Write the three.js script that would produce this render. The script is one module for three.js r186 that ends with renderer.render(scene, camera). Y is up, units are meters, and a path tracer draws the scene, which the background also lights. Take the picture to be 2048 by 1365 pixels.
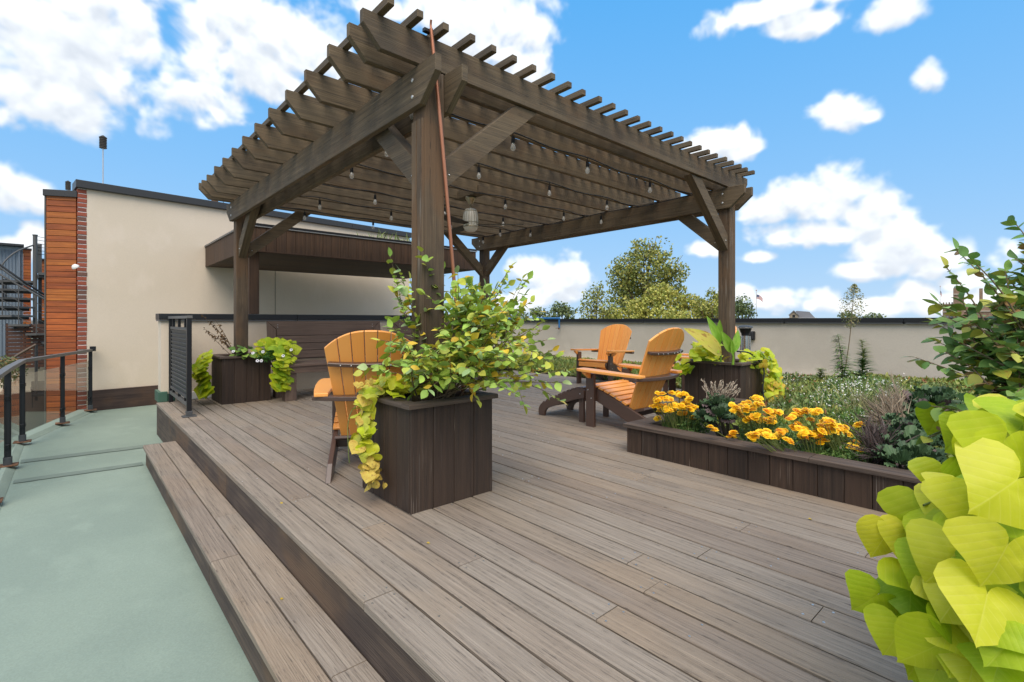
import * as THREE from 'three';
import { mergeGeometries } from 'three/addons/utils/BufferGeometryUtils.js';
import { RoundedBoxGeometry } from 'three/addons/geometries/RoundedBoxGeometry.js';

// ------------------------------------------------------------------ camera
// deck top is y = 0, deck boards run along z, the eye is 1.05 m above the deck
const EYE = 1.05, YAW = -0.7294, FOCAL = 989, HORIZON = 641;   // focal length and horizon row in the 2048 x 1365 frame
const scene = new THREE.Scene();
const camera = new THREE.PerspectiveCamera(2 * Math.atan(682.5 / FOCAL) * 180 / Math.PI, 2048 / 1365, 0.05, 3000);
camera.position.set(0, EYE, 0);
camera.rotation.set(0, YAW, 0);
camera.setViewOffset(2048, 1365, 0, 682.5 - HORIZON, 2048, 1365);
const renderer = new THREE.WebGLRenderer();
renderer.toneMapping = THREE.LinearToneMapping;
renderer.toneMappingExposure = 1.18;
renderer.shadowMap.enabled = true;

// ------------------------------------------------------------------ sun
const SUN = new THREE.Vector3(-0.30, 0.84, 0.45).normalize();
const sun = new THREE.DirectionalLight(new THREE.Color(1.0, 0.885, 0.745), 3.2);
sun.position.copy(SUN).multiplyScalar(40);
sun.castShadow = true;
sun.shadow.radius = 95;
sun.shadow.mapSize.set(2048, 2048);
Object.assign(sun.shadow.camera, { left: -16, right: 16, top: 16, bottom: -16, near: 1, far: 90 });
scene.add(sun, sun.target);

// ------------------------------------------------------------------ random numbers and noise
function rng(seed) {
  let a = seed >>> 0;
  return () => { a = (a + 0x6d2b79f5) | 0; let t = Math.imul(a ^ (a >>> 15), 1 | a); t = (t + Math.imul(t ^ (t >>> 7), 61 | t)) ^ t; return ((t ^ (t >>> 14)) >>> 0) / 4294967296; };
}
const rnd = rng(20231);
const rr = (a, b, r = rnd) => a + (b - a) * r();
const clamp = (x, a = 0, b = 1) => Math.min(b, Math.max(a, x));
const sstep = (a, b, x) => { const t = clamp((x - a) / (b - a)); return t * t * (3 - 2 * t); };
const lerp = (a, b, t) => a + (b - a) * t;
const hash3 = new Float32Array(65536);
{ const r = rng(77); for (let i = 0; i < 65536; i++) hash3[i] = r(); }
const hv = (x, y, z) => hash3[(Math.imul(x, 73856093) ^ Math.imul(y, 19349663) ^ Math.imul(z, 83492791)) & 65535];
function noise3(x, y, z) {
  const xi = Math.floor(x), yi = Math.floor(y), zi = Math.floor(z);
  let u = x - xi, v = y - yi, w = z - zi;
  u = u * u * (3 - 2 * u); v = v * v * (3 - 2 * v); w = w * w * (3 - 2 * w);
  const a = lerp(lerp(hv(xi, yi, zi), hv(xi + 1, yi, zi), u), lerp(hv(xi, yi + 1, zi), hv(xi + 1, yi + 1, zi), u), v);
  const b = lerp(lerp(hv(xi, yi, zi + 1), hv(xi + 1, yi, zi + 1), u), lerp(hv(xi, yi + 1, zi + 1), hv(xi + 1, yi + 1, zi + 1), u), v);
  return lerp(a, b, w);
}
function fbm3(x, y, z, n) { let s = 0, a = 0.5, t = 0; for (let i = 0; i < n; i++) { s += a * noise3(x, y, z); t += a; x = x * 2.03 + 7.1; y = y * 2.03 + 3.7; z = z * 2.03 + 5.3; a *= 0.5; } return s / t; }
// noise that repeats after px by py cells
const wrap = (i, n) => ((i % n) + n) % n;
function pnoise(x, y, px, py, s = 0) {
  const xi = Math.floor(x), yi = Math.floor(y);
  let u = x - xi, v = y - yi; u = u * u * (3 - 2 * u); v = v * v * (3 - 2 * v);
  const x0 = wrap(xi, px), x1 = wrap(xi + 1, px), y0 = wrap(yi, py), y1 = wrap(yi + 1, py);
  return lerp(lerp(hv(x0, y0, s), hv(x1, y0, s), u), lerp(hv(x0, y1, s), hv(x1, y1, s), u), v);
}
function pfbm(u, v, fx, fy, n, s = 0) { let t = 0, a = 0.5, w = 0; for (let i = 0; i < n; i++) { t += a * pnoise(u * fx, v * fy, fx, fy, s + i * 13); w += a; fx *= 2; fy *= 2; a *= 0.55; } return t / w; }

// ------------------------------------------------------------------ sky: blue air and cumulus clouds, as an equirectangular float texture
{
  const W = 3072, H = 1536, data = new Float32Array(W * H * 4);
  // clouds in view: azimuth (degrees, from -z towards +x), elevation, half width, half height
  const C = [
    [-1.6, 22.1, 8.9, 6.2], [-2.5, 18.1, 6.2, 3.4], [3.0, 25.0, 4.9, 4.7], [13.0, 24.4, 8.2, 5.8], [10.4, 20.8, 6.3, 2.5], [18.6, 27.1, 5.6, 3.9], [16.7, 22.9, 3.8, 2.6], [13.9, 27.8, 5.7, 3.2], [41.0, 29.6, 7.0, 4.5], [36.4, 30.3, 5.3, 4.0], [32.4, 31.4, 4.5, 2.4], [43.9, 27.3, 3.3, 2.6], [69.4, 29.1, 7.8, 1.6], [71.6, 27.4, 4.0, 1.6], [79.9, 26.1, 2.7, 1.6], [81.9, 20.5, 1.4, 1.6], [76.0, 18.8, 2.8, 2.1], [77.7, 18.4, 1.5, 1.0], [64.6, 18.4, 4.2, 1.8], [67.0, 17.3, 2.5, 1.6], [74.1, 11.6, 5.0, 3.8], [71.6, 12.4, 3.0, 2.8], [77.3, 9.9, 3.3, 2.6], [69.4, 11.2, 2.9, 2.0], [72.9, 8.4, 5.9, 2.0], [79.9, 6.4, 4.5, 2.6], [82.7, 5.3, 3.0, 2.7], [77.7, 4.7, 3.9, 1.2], [84.3, 3.5, 2.2, 1.5], [62.9, 7.6, 2.6, 1.2], [68.0, 6.5, 2.1, 0.9], [47.1, 3.8, 3.4, 3.4], [49.1, 4.6, 1.6, 2.0], [43.9, 5.8, 4.0, 2.0], [43.3, 2.4, 4.0, 2.0], [-3.2, 10.2, 2.3, 2.2], [-2.2, 9.9, 1.2, 1.6], [-2.2, 6.7, 1.4, 1.6], [-3.3, 5.7, 1.7, 1.4], [69.6, 2.1, 3.1, 1.5], [66.6, 2.7, 2.2, 1.6], [74.1, 1.8, 2.1, 1.3], [81.0, 2.3, 2.0, 1.5], [83.3, 1.3, 4.5, 1.2], [78.5, 1.2, 3.4, 1.1], [86.7, 5.0, 1.7, 1.9], [86.1, 1.7, 2.0, 1.9], [26.9, 31.2, 3.7, 1.9],
  ];
  const r = rng(4242);
  for (let i = 0; i < 110; i++) {                                     // unseen clouds behind the view, added to whiten the bluish sky light
    const az = rr(104, 330, r), el = Math.pow(r(), 1.3) * 62 + 2, s = rr(0.5, 1.25, r);
    C.push([az, el, s * 10 / Math.cos(el * Math.PI / 180), s * 6]);
  }
  for (let i = 0; i < 34; i++) { const el = rr(42, 84, r), s = rr(0.5, 1.1, r); C.push([rr(-30, 100, r), el, s * 9 / Math.cos(el * Math.PI / 180), s * 7]); }  // unseen clouds overhead, also added to make the light more neutral
  const bins = Array.from({ length: 72 }, () => []);
  for (const c of C) for (let b = 0; b < 72; b++) { let d = Math.abs(wrap(c[0] - (b * 5 + 2.5), 360)); d = Math.min(d, 360 - d); if (d < c[2] * 1.4 + 5) bins[b].push(c); }
  const field = (az, el, x, y, z) => {
    let f = -1;
    for (const c of bins[Math.min(71, Math.floor(az / 5))]) {
      let da = wrap(az - c[0] + 180, 360) - 180;
      const dx = da / c[2], dy = (el - c[1]) / (el < c[1] ? c[3] * 0.8 : c[3]);
      const q = Math.min(0.62, 1.02 - Math.sqrt(dx * dx + dy * dy));
      if (q > f) f = q;
    }
    if (f < -0.75) return -1;
    const wx = (noise3(x * 20, y * 20, z * 20 + 4) - 0.5) * 0.03, wy = (noise3(x * 20 + 8, y * 20, z * 20) - 0.5) * 0.03;
    return f + (fbm3(x * 12 + 2 + wx * 9, y * 14 + wy * 9, z * 12, 3) - 0.5) * 1.2 + (fbm3((x + wx) * 44, (y + wy) * 48, z * 44, 5) - 0.5) * 0.95;
  };
  for (let j = 0; j < H; j++) {
    const el = ((j + 0.5) / H - 0.5) * 180;
    const ce = Math.cos(el * Math.PI / 180), se = Math.sin(el * Math.PI / 180);
    const h = clamp(el / 38), hz = Math.exp(-Math.max(el, 0) / 7);
    // air: pale at the horizon, deeper overhead
    const air = [lerp(0.31, 0.075, Math.pow(h, 0.7)), lerp(0.56, 0.36, Math.pow(h, 0.75)), lerp(0.85, 0.78, h)];
    for (let k = 0; k < 3; k++) air[k] = lerp(air[k], [0.52, 0.66, 0.80][k], hz * 0.8);
    for (let i = 0; i < W; i++) {
      const o = (j * W + i) * 4;
      let col = air;
      if (el < -1.5) { col = [0.20, 0.20, 0.19]; }
      else {
        const th = ((i + 0.5) / W - 0.5) * 2 * Math.PI;              // u = atan2(z, x)
        const x = Math.cos(th) * ce, z = Math.sin(th) * ce;
        const az = wrap(Math.atan2(x, -z) * 180 / Math.PI, 360);
        const f = field(az, el, x, se, z);
        const a = sstep(-0.10, 0.46, f);
        if (a > 0.003) {
          const up = field(az, el + 1.3, x, se + 0.022 * ce, z);
          const puff = fbm3(x * 30 + 9, se * 34, z * 30, 4);
          let l = 0.85 + 0.14 * sstep(-0.25, 0.45, f - up + 0.12) + (puff - 0.5) * 0.18 - 0.06 * sstep(0.6, 1.2, f);
          l = clamp(l, 0.66, 1.02);
          const white = [l * l * 0.97, Math.pow(l, 1.75), Math.pow(l, 1.35) * 1.02];
          col = [lerp(air[0], white[0], a), lerp(air[1], white[1], a), lerp(air[2], white[2], a)];
        }
      }
      data[o] = col[0]; data[o + 1] = col[1]; data[o + 2] = col[2]; data[o + 3] = 1;
    }
  }
  const sky = new THREE.DataTexture(data, W, H, THREE.RGBAFormat, THREE.FloatType);
  sky.mapping = THREE.EquirectangularReflectionMapping;
  sky.magFilter = sky.minFilter = THREE.LinearFilter;
  sky.wrapS = THREE.RepeatWrapping;
  sky.needsUpdate = true;
  scene.background = sky;
  scene.environment = sky;
}

// ------------------------------------------------------------------ helpers: objects
const V = (x, y, z) => new THREE.Vector3(x, y, z);
const FWD = V(-Math.sin(YAW), 0, -Math.cos(YAW)).multiplyScalar(1), RIGHT = V(Math.cos(YAW), 0, -Math.sin(YAW));
// a surveyed point: bearing and height read from the photograph (2048 px frame), metres straight ahead
const at = (px, py, d) => V(0, EYE, 0).addScaledVector(FWD, d).addScaledVector(RIGHT, (px - 1024) / FOCAL * d).add(V(0, (HORIZON - py) / FOCAL * d, 0));
const taken = new Map();
function numbered(name) { const n = taken.get(name) ?? 0; taken.set(name, n + 1); return n ? `${name}_${String(n).padStart(3, '0')}` : name; }
function shade(o) { o.traverse((m) => { if (m.isMesh) { m.castShadow = true; m.receiveShadow = true; } }); return o; }
function thing(name, label, category, group, pos = [0, 0, 0], turn = 0) {
  const o = new THREE.Group(); o.name = numbered(name);
  o.userData = { label, category }; if (group) o.userData.group = group;
  o.position.set(...pos); o.rotation.y = turn; scene.add(o); return o;
}
function part(parent, name, geo, mat, pos, rot) {
  const m = new THREE.Mesh(geo, mat); m.name = name; m.castShadow = m.receiveShadow = true;
  if (pos) m.position.set(...pos); if (rot) m.rotation.set(...rot);
  parent.add(m); return m;
}
function structure(name, label, category) { const o = new THREE.Group(); o.name = numbered(name); o.userData = { kind: 'structure', label, category }; scene.add(o); return o; }
function structMesh(name, label, category, geo, mat, pos) { const m = new THREE.Mesh(geo, mat); m.name = numbered(name); m.receiveShadow = m.castShadow = true; m.userData = { kind: 'structure', label, category }; if (pos) m.position.set(...pos); scene.add(m); return m; }
function solo(name, label, category, geo, mat, pos, group) { const m = new THREE.Mesh(geo, mat); m.name = numbered(name); m.castShadow = m.receiveShadow = true; m.userData = { label, category }; if (group) m.userData.group = group; if (pos) m.position.set(...pos); scene.add(m); return m; }

// ------------------------------------------------------------------ helpers: shapes
// texture coordinates in metres: v runs along the grain axis, u across it; every piece gets its own cut of the texture
function grain(geo, axis = 'z', off = [rnd() * 7, rnd() * 7]) {
  const g = geo.index ? geo.toNonIndexed() : geo;
  const p = g.attributes.position, n = p.count, uv = new Float32Array(n * 2), ai = 'xyz'.indexOf(axis);
  const a = V(), b = V(), c = V(), nn = V();
  for (let i = 0; i < n; i += 3) {
    a.fromBufferAttribute(p, i); b.fromBufferAttribute(p, i + 1); c.fromBufferAttribute(p, i + 2);
    nn.copy(b).sub(a).cross(c.clone().sub(a));
    const m = [Math.abs(nn.x), Math.abs(nn.y), Math.abs(nn.z)];
    let d = m.indexOf(Math.max(...m));
    let vi = ai, ui = 3 - d - vi;
    if (d === ai) { vi = (ai + 1) % 3; ui = (ai + 2) % 3; }
    for (let k = 0; k < 3; k++) { const q = [a, b, c][k]; uv[(i + k) * 2] = q.getComponent(ui) + off[0] + d * 0.31; uv[(i + k) * 2 + 1] = q.getComponent(vi) + off[1]; }
  }
  g.setAttribute('uv', new THREE.BufferAttribute(uv, 2));
  return g;
}
function prism(pts, depth, bevel = 0) {                              // profile in x, y; thickness along z, centred
  const s = new THREE.Shape(pts.map((q) => new THREE.Vector2(q[0], q[1])));
  const g = new THREE.ExtrudeGeometry(s, { depth: depth - 2 * bevel, bevelEnabled: bevel > 0, bevelSize: bevel, bevelThickness: bevel, bevelOffset: -bevel, bevelSegments: 1, curveSegments: 8 });
  g.translate(0, 0, -depth / 2 + bevel);
  return g;
}
// a board with eased long edges: width x, thickness y, length z (top face at y = 0)
function board(w, t, l, e = 0.004, axis = 'z') {
  const x = w / 2, g = prism([[-x, -t], [x, -t], [x, -e], [x - e, 0], [-x + e, 0], [-x, -e]], l);
  return grain(g, axis);
}
function box(x, y, z, axis = 'y', e = 0.003) {
  const g = e > 0 ? prism([[-x / 2, -y / 2], [x / 2, -y / 2], [x / 2, y / 2], [-x / 2, y / 2]], z, Math.min(e, x / 3, y / 3, z / 3)) : new THREE.BoxGeometry(x, y, z);
  return grain(g, axis);
}
function tube(points, r, seg = 24, rad = 8) {
  const c = new THREE.CatmullRomCurve3(points.map((p) => (p.isVector3 ? p : V(...p))));
  return new THREE.TubeGeometry(c, seg, r, rad, false);
}
function taper(points, r0, r1, seg = 10, rad = 6) {                  // a stem or limb that thins towards its end
  const c = new THREE.CatmullRomCurve3(points), fr = c.computeFrenetFrames(seg, false), pos = [], idx = [];
  for (let i = 0; i <= seg; i++) {
    const q = c.getPointAt(i / seg), r = lerp(r0, r1, i / seg);
    for (let k = 0; k < rad; k++) { const a = k / rad * Math.PI * 2; const v = q.clone().addScaledVector(fr.normals[i], Math.cos(a) * r).addScaledVector(fr.binormals[i], Math.sin(a) * r); pos.push(v.x, v.y, v.z); }
  }
  for (let i = 0; i < seg; i++) for (let k = 0; k < rad; k++) { const a = i * rad + k, b = i * rad + (k + 1) % rad; idx.push(a, b, a + rad, b, b + rad, a + rad); }
  const g = new THREE.BufferGeometry(); g.setAttribute('position', new THREE.Float32BufferAttribute(pos, 3)); g.setIndex(idx); g.computeVertexNormals(); return g;
}
function bare(g) { const q = g.index ? g.toNonIndexed() : g.clone(); for (const k of Object.keys(q.attributes)) if (k !== 'position' && k !== 'normal') q.deleteAttribute(k); return q; }
const join = (list) => mergeGeometries(list.map(bare));
const place = (g, x, y, z) => g.translate(x, y, z);

// ------------------------------------------------------------------ helpers: textures
function tex(w, h, fn, srgb = true) {
  const d = new Uint8Array(w * h * 4);
  for (let j = 0; j < h; j++) for (let i = 0; i < w; i++) { const c = fn((i + 0.5) / w, (j + 0.5) / h); const o = (j * w + i) * 4; d[o] = clamp(c[0], 0, 255); d[o + 1] = clamp(c[1], 0, 255); d[o + 2] = clamp(c[2], 0, 255); d[o + 3] = 255; }
  const t = new THREE.DataTexture(d, w, h);
  t.wrapS = t.wrapT = THREE.RepeatWrapping; t.magFilter = THREE.LinearFilter; t.minFilter = THREE.LinearMipmapLinearFilter; t.generateMipmaps = true;
  if (srgb) t.colorSpace = THREE.SRGBColorSpace; t.needsUpdate = true; return t;
}
const mix3 = (a, b, t) => [lerp(a[0], b[0], t), lerp(a[1], b[1], t), lerp(a[2], b[2], t)];
// wood: base, dark streak, pale streak and stain colours (sRGB bytes); tile 0.5 m across, 2 m along the grain
function wood({ base, dark, pale, stain, blotch = 0.5, crack = 0.5, reed = 0, seed = 1, bump = 0.0015, rough = 0.85, scuff = 0, soft = 1.5, fine = 1 }) {
  const W = 512, H = 1024, hgt = new Float32Array(W * H);
  const map = tex(W, H, (u, v) => {
    const g1 = pfbm(u, v, 32 * fine, 4 * fine, 4, seed), g2 = pnoise(u * 128, v * 10, 128, 10, seed + 50), g3 = pnoise(u * 256, v * 26 * fine, 256, 26 * fine, seed + 60);
    const bl = pfbm(u, v, 3, 5, 4, seed + 70), st = pfbm(u, v, 2, 4, 4, seed + 90);
    let c = mix3(base, dark, clamp((g1 - 0.5) * soft + 0.25));
    c = mix3(c, pale, clamp((g2 - 0.55) * 1.3) * 0.8);
    c = mix3(c, stain, sstep(0.52, 0.72, st) * blotch);
    c = mix3(c, dark, sstep(0.5, 0.8, bl) * blotch * 0.8);
    const cr = sstep(0.72, 0.86, g3) * sstep(0.45, 0.7, g1) * crack;
    c = mix3(c, dark.map((x) => x * 0.55), cr);
    let hh = 0.6 + (g2 - 0.5) * 0.5 + (g3 - 0.5) * 0.4 - cr * 0.5;
    if (scuff) { const sc = sstep(0.80, 0.9, pnoise(u * 200, v * 7, 200, 7, seed + 120)) * sstep(0.5, 0.72, pfbm(u, v, 4, 4, 3, seed + 130)) * scuff; c = mix3(c, [150, 142, 132], sc); }
    if (reed) { const s = Math.abs(((u * reed) % 1) - 0.5) * 2; hh = hh * 0.35 + 0.6 * Math.pow(s, 0.5); c = mix3(c, dark, (1 - s) * 0.35); }
    hgt[Math.min(H - 1, Math.floor(v * H)) * W + Math.min(W - 1, Math.floor(u * W))] = hh;
    const f = 0.96 + 0.08 * hv(Math.floor(u * W), Math.floor(v * H), seed);
    return [c[0] * f, c[1] * f, c[2] * f];
  });
  const bm = tex(W, H, (u, v) => { const h = clamp(hgt[Math.floor(v * H) * W + Math.floor(u * W)]) * 255; return [h, h, h]; }, false);
  map.repeat.set(2, 0.5); bm.repeat.set(2, 0.5);
  return new THREE.MeshStandardMaterial({ map, bumpMap: bm, bumpScale: bump, roughness: rough });
}
function tinted(m, r, g, b) { const q = m.clone(); q.color = new THREE.Color().setRGB(r, g, b); return q; }
function mottled({ base, alt, alt2, size = 2, f = 6, fine = 0.05, bump = 0.001, rough = 0.9, seed = 5, res = 512, grit = 90 }) {
  const map = tex(res, res, (u, v) => {
    const a = pfbm(u, v, f, f, 5, seed), b = pfbm(u, v, f * 3, f * 2, 4, seed + 40);
    let c = mix3(base, alt, sstep(0.35, 0.68, a)); c = mix3(c, alt2, sstep(0.52, 0.8, b) * 0.7);
    const k = 1 + (hv(Math.floor(u * res), Math.floor(v * res), seed) - 0.5) * 2 * fine; return [c[0] * k, c[1] * k, c[2] * k];
  });
  const bm = tex(res, res, (u, v) => { const h = (0.5 * pfbm(u, v, grit, grit, 2, seed + 3) + 0.5 * pfbm(u, v, f * 2, f * 2, 3, seed + 9)) * 255; return [h, h, h]; }, false);
  map.repeat.set(1 / size, 1 / size); bm.repeat.set(1 / size, 1 / size);
  return new THREE.MeshStandardMaterial({ map, bumpMap: bm, bumpScale: bump, roughness: rough });
}
const plain = (r, g, b, rough = 0.6, metal = 0) => new THREE.MeshStandardMaterial({ color: new THREE.Color().setRGB(r, g, b), roughness: rough, metalness: metal });

// ------------------------------------------------------------------ materials
const M = {};
M.deck = wood({ base: [147, 135, 122], dark: [105, 95, 85], pale: [170, 158, 144], stain: [152, 130, 106], blotch: 0.24, crack: 0.5, seed: 3, bump: 0.003, rough: 0.8, soft: 1.0, fine: 2 });
M.deckSet = [M.deck, tinted(M.deck, 0.92, 0.91, 0.9), tinted(M.deck, 1.0, 0.97, 0.94), tinted(M.deck, 0.88, 0.85, 0.84), tinted(M.deck, 1, 1, 1), tinted(M.deck, 0.96, 0.92, 0.87)];
M.riser = wood({ base: [92, 78, 67], dark: [60, 50, 46], pale: [112, 98, 86], stain: [104, 82, 62], blotch: 0.7, crack: 0.4, seed: 31, bump: 0.002 });
M.planter = wood({ base: [70, 54, 43], dark: [42, 32, 26], pale: [92, 74, 61], stain: [78, 61, 49], blotch: 0.4, crack: 0.3, reed: 84, scuff: 0.8, seed: 51, bump: 0.003, rough: 0.7 });
M.planterSet = [M.planter, tinted(M.planter, 0.86, 0.84, 0.84), tinted(M.planter, 1.12, 1.06, 1.0)];
M.rim = wood({ base: [90, 76, 66], dark: [60, 50, 44], pale: [118, 104, 92], stain: [96, 80, 68], blotch: 0.5, crack: 0.6, seed: 61, bump: 0.002, rough: 0.75 });
M.bench = wood({ base: [106, 86, 74], dark: [76, 61, 53], pale: [126, 106, 93], stain: [96, 78, 68], blotch: 0.4, crack: 0.3, seed: 71, bump: 0.001, rough: 0.7 });
M.timber = wood({ base: [112, 98, 77], dark: [64, 56, 47], pale: [142, 127, 103], stain: [106, 85, 62], blotch: 0.7, crack: 0.45, seed: 81, bump: 0.0015, rough: 0.8, soft: 0.7 });
M.timberSet = [M.timber, tinted(M.timber, 0.92, 0.9, 0.87), tinted(M.timber, 1.0, 0.96, 0.92), tinted(M.timber, 0.88, 0.85, 0.84)];
M.post = wood({ base: [100, 83, 65], dark: [58, 49, 41], pale: [128, 112, 90], stain: [102, 78, 56], blotch: 0.85, crack: 0.6, scuff: 0.9, seed: 91, bump: 0.0025, rough: 0.85, soft: 0.7 });
M.canopy = wood({ base: [92, 68, 50], dark: [54, 40, 31], pale: [112, 86, 64], stain: [78, 60, 48], blotch: 0.6, crack: 0.3, reed: 60, seed: 101, bump: 0.002, rough: 0.75 });
M.stucco = mottled({ base: [218, 203, 184], alt: [215, 200, 180], alt2: [222, 207, 189], size: 3.1, f: 4, fine: 0.015, bump: 0.0022, seed: 7, grit: 120 });
M.stuccoGrey = mottled({ base: [206, 195, 180], alt: [197, 186, 171], alt2: [210, 199, 184], size: 3.3, f: 4, fine: 0.018, bump: 0.0022, seed: 17, grit: 120 });
M.roofing = mottled({ base: [134, 149, 136], alt: [128, 143, 131], alt2: [138, 153, 140], size: 2.3, f: 4, fine: 0.035, bump: 0.0015, seed: 27, grit: 140, rough: 0.75 });
M.seam = mottled({ base: [110, 123, 114], alt: [116, 129, 119], alt2: [104, 117, 108], size: 1.1, f: 5, fine: 0.05, bump: 0.001, seed: 29, rough: 0.8 });  // darker tone for the strips on the green floor
M.cap = plain(0.022, 0.023, 0.026, 0.42, 0.3);
M.capLip = plain(0.16, 0.16, 0.165, 0.45, 0.4);
M.gapShade = plain(0.03, 0.024, 0.02, 0.95);  // near black, stands in for the shade under the deck boards
M.black = plain(0.012, 0.013, 0.016, 0.38, 0.2);
M.rail = plain(0.15, 0.145, 0.14, 0.5, 0.3);
M.slatGrey = plain(0.075, 0.078, 0.082, 0.5, 0.2);
M.rust = mottled({ base: [112, 78, 54], alt: [86, 62, 48], alt2: [150, 110, 78], size: 0.2, f: 5, fine: 0.1, seed: 37, rough: 0.95, res: 128 });
M.glass = new THREE.MeshPhysicalMaterial({ color: new THREE.Color().setRGB(0.66, 0.69, 0.66), transmission: 1, roughness: 0.02, thickness: 0, ior: 1.9, side: THREE.DoubleSide });
M.bulbGlass = new THREE.MeshPhysicalMaterial({ color: new THREE.Color(1, 1, 1), transmission: 0.72, roughness: 0.06, thickness: 0, ior: 1.45 });
M.filament = plain(0.75, 0.68, 0.5, 0.5);
M.orange = new THREE.MeshPhysicalMaterial({ color: new THREE.Color().setRGB(0.92, 0.365, 0.066), roughness: 0.42, clearcoat: 0.6, clearcoatRoughness: 0.42 });
{ const b = tex(256, 256, (u, v) => { const h = pfbm(u, v, 40, 4, 3, 5) * 255; return [h, h, h]; }, false); b.repeat.set(4, 1.5); M.orange.bumpMap = b; M.orange.bumpScale = 0.0008; }
M.orangeSet = [M.orange, tinted(M.orange, 0.87, 0.335, 0.057), tinted(M.orange, 0.94, 0.40, 0.085)];
M.poly = tinted(M.orange, 0.072, 0.038, 0.026);
M.polyDark = M.poly;
M.steel = plain(0.62, 0.62, 0.62, 0.25, 1);
M.screw = plain(0.6, 0.6, 0.6, 0.35, 0.9);
M.copper = plain(0.52, 0.22, 0.13, 0.42, 0.75);
M.blue = plain(0.02, 0.14, 0.36, 0.35);
M.soil = mottled({ base: [46, 36, 29], alt: [32, 25, 21], alt2: [66, 54, 44], size: 0.5, f: 8, fine: 0.25, bump: 0.015, seed: 47, grit: 60, res: 256 });
M.white = plain(0.78, 0.77, 0.74, 0.5);

// ================================================================== THE SETTING
// far ground, well below the roof
{
  const g = new THREE.PlaneGeometry(1600, 1600); g.rotateX(-Math.PI / 2);
  const m = mottled({ base: [96, 104, 74], alt: [110, 108, 96], alt2: [78, 90, 60], size: 60, f: 6, fine: 0.06, bump: 0, seed: 57, res: 256 });
  grain(g, 'z', [0, 0]);
  structMesh('ground', 'far town ground below the roof terrace', 'ground', grain(g, 'z', [0, 0]), m, [0, -9, 0]);
}
// green membrane floor, with its outer edge beside the railing
{
  const pts = [[-0.56, 4], [-0.56, -8.16], [0.16, -10.6], [0.16, -11.6], [12, -14], [12, 4]];
  const g = prism(pts.map(([x, z]) => [x, -z]), 0.25); g.rotateX(-Math.PI / 2); g.translate(0, -0.4 - 0.125, 0);
  structMesh('roof_floor', 'pale green coated roof floor beside the wooden steps', 'floor', grain(g, 'z', [0, 0]), M.roofing);
  // upstand along the edge that carries the railing
  const edge = structure('floor_edge', 'low coated edge of the green floor under the glass railing', 'edge');
  const seg = [[[-0.50, 3], [-0.50, -8.15]], [[-0.50, -8.15], [0.19, -10.32]]];
  for (const [a, b] of seg) { const L = Math.hypot(b[0] - a[0], b[1] - a[1]); const m = part(edge, 'edge_strip', grain(prism([[-0.10, 0], [0.10, 0], [0.04, 0.035], [-0.10, 0.04]], L), 'z'), M.roofing, [(a[0] + b[0]) / 2, -0.397, (a[1] + b[1]) / 2]); m.rotation.y = Math.atan2(b[0] - a[0], b[1] - a[1]) + Math.PI; }
  // two darker strips laid across the floor, with slightly ragged edges
  const stripGeo = (x0, z0, x1, z1, w) => {
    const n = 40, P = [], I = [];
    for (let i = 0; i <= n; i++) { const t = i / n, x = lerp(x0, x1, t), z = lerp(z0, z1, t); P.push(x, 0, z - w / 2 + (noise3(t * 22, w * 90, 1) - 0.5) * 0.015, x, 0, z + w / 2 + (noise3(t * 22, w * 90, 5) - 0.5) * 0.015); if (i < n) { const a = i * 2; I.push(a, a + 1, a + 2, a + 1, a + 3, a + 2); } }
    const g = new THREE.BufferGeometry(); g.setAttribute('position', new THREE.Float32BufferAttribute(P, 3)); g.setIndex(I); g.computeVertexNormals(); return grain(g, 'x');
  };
  const floorStrips = structure('dark_floor_strip', 'darker strips across the green roof floor', 'seam');
  part(floorStrips, 'seam', stripGeo(-0.38, -7.12, 0.83, -7.02, 0.16), M.seam, [0, -0.394, 0]);
  part(floorStrips, 'seam', stripGeo(-0.38, -6.27, 0.545, -6.2, 0.13), M.seam, [0, -0.394, 0]);
}
// lower roof beyond the railing
{
  const g = new THREE.BoxGeometry(16, 0.2, 22);
  structMesh('lower_roof', 'grey lower roof seen through the glass railing', 'roof', grain(g, 'z'), tinted(M.roofing, 0.72, 0.62, 0.62), [-8.4, -2.6, -14]);
}

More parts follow.
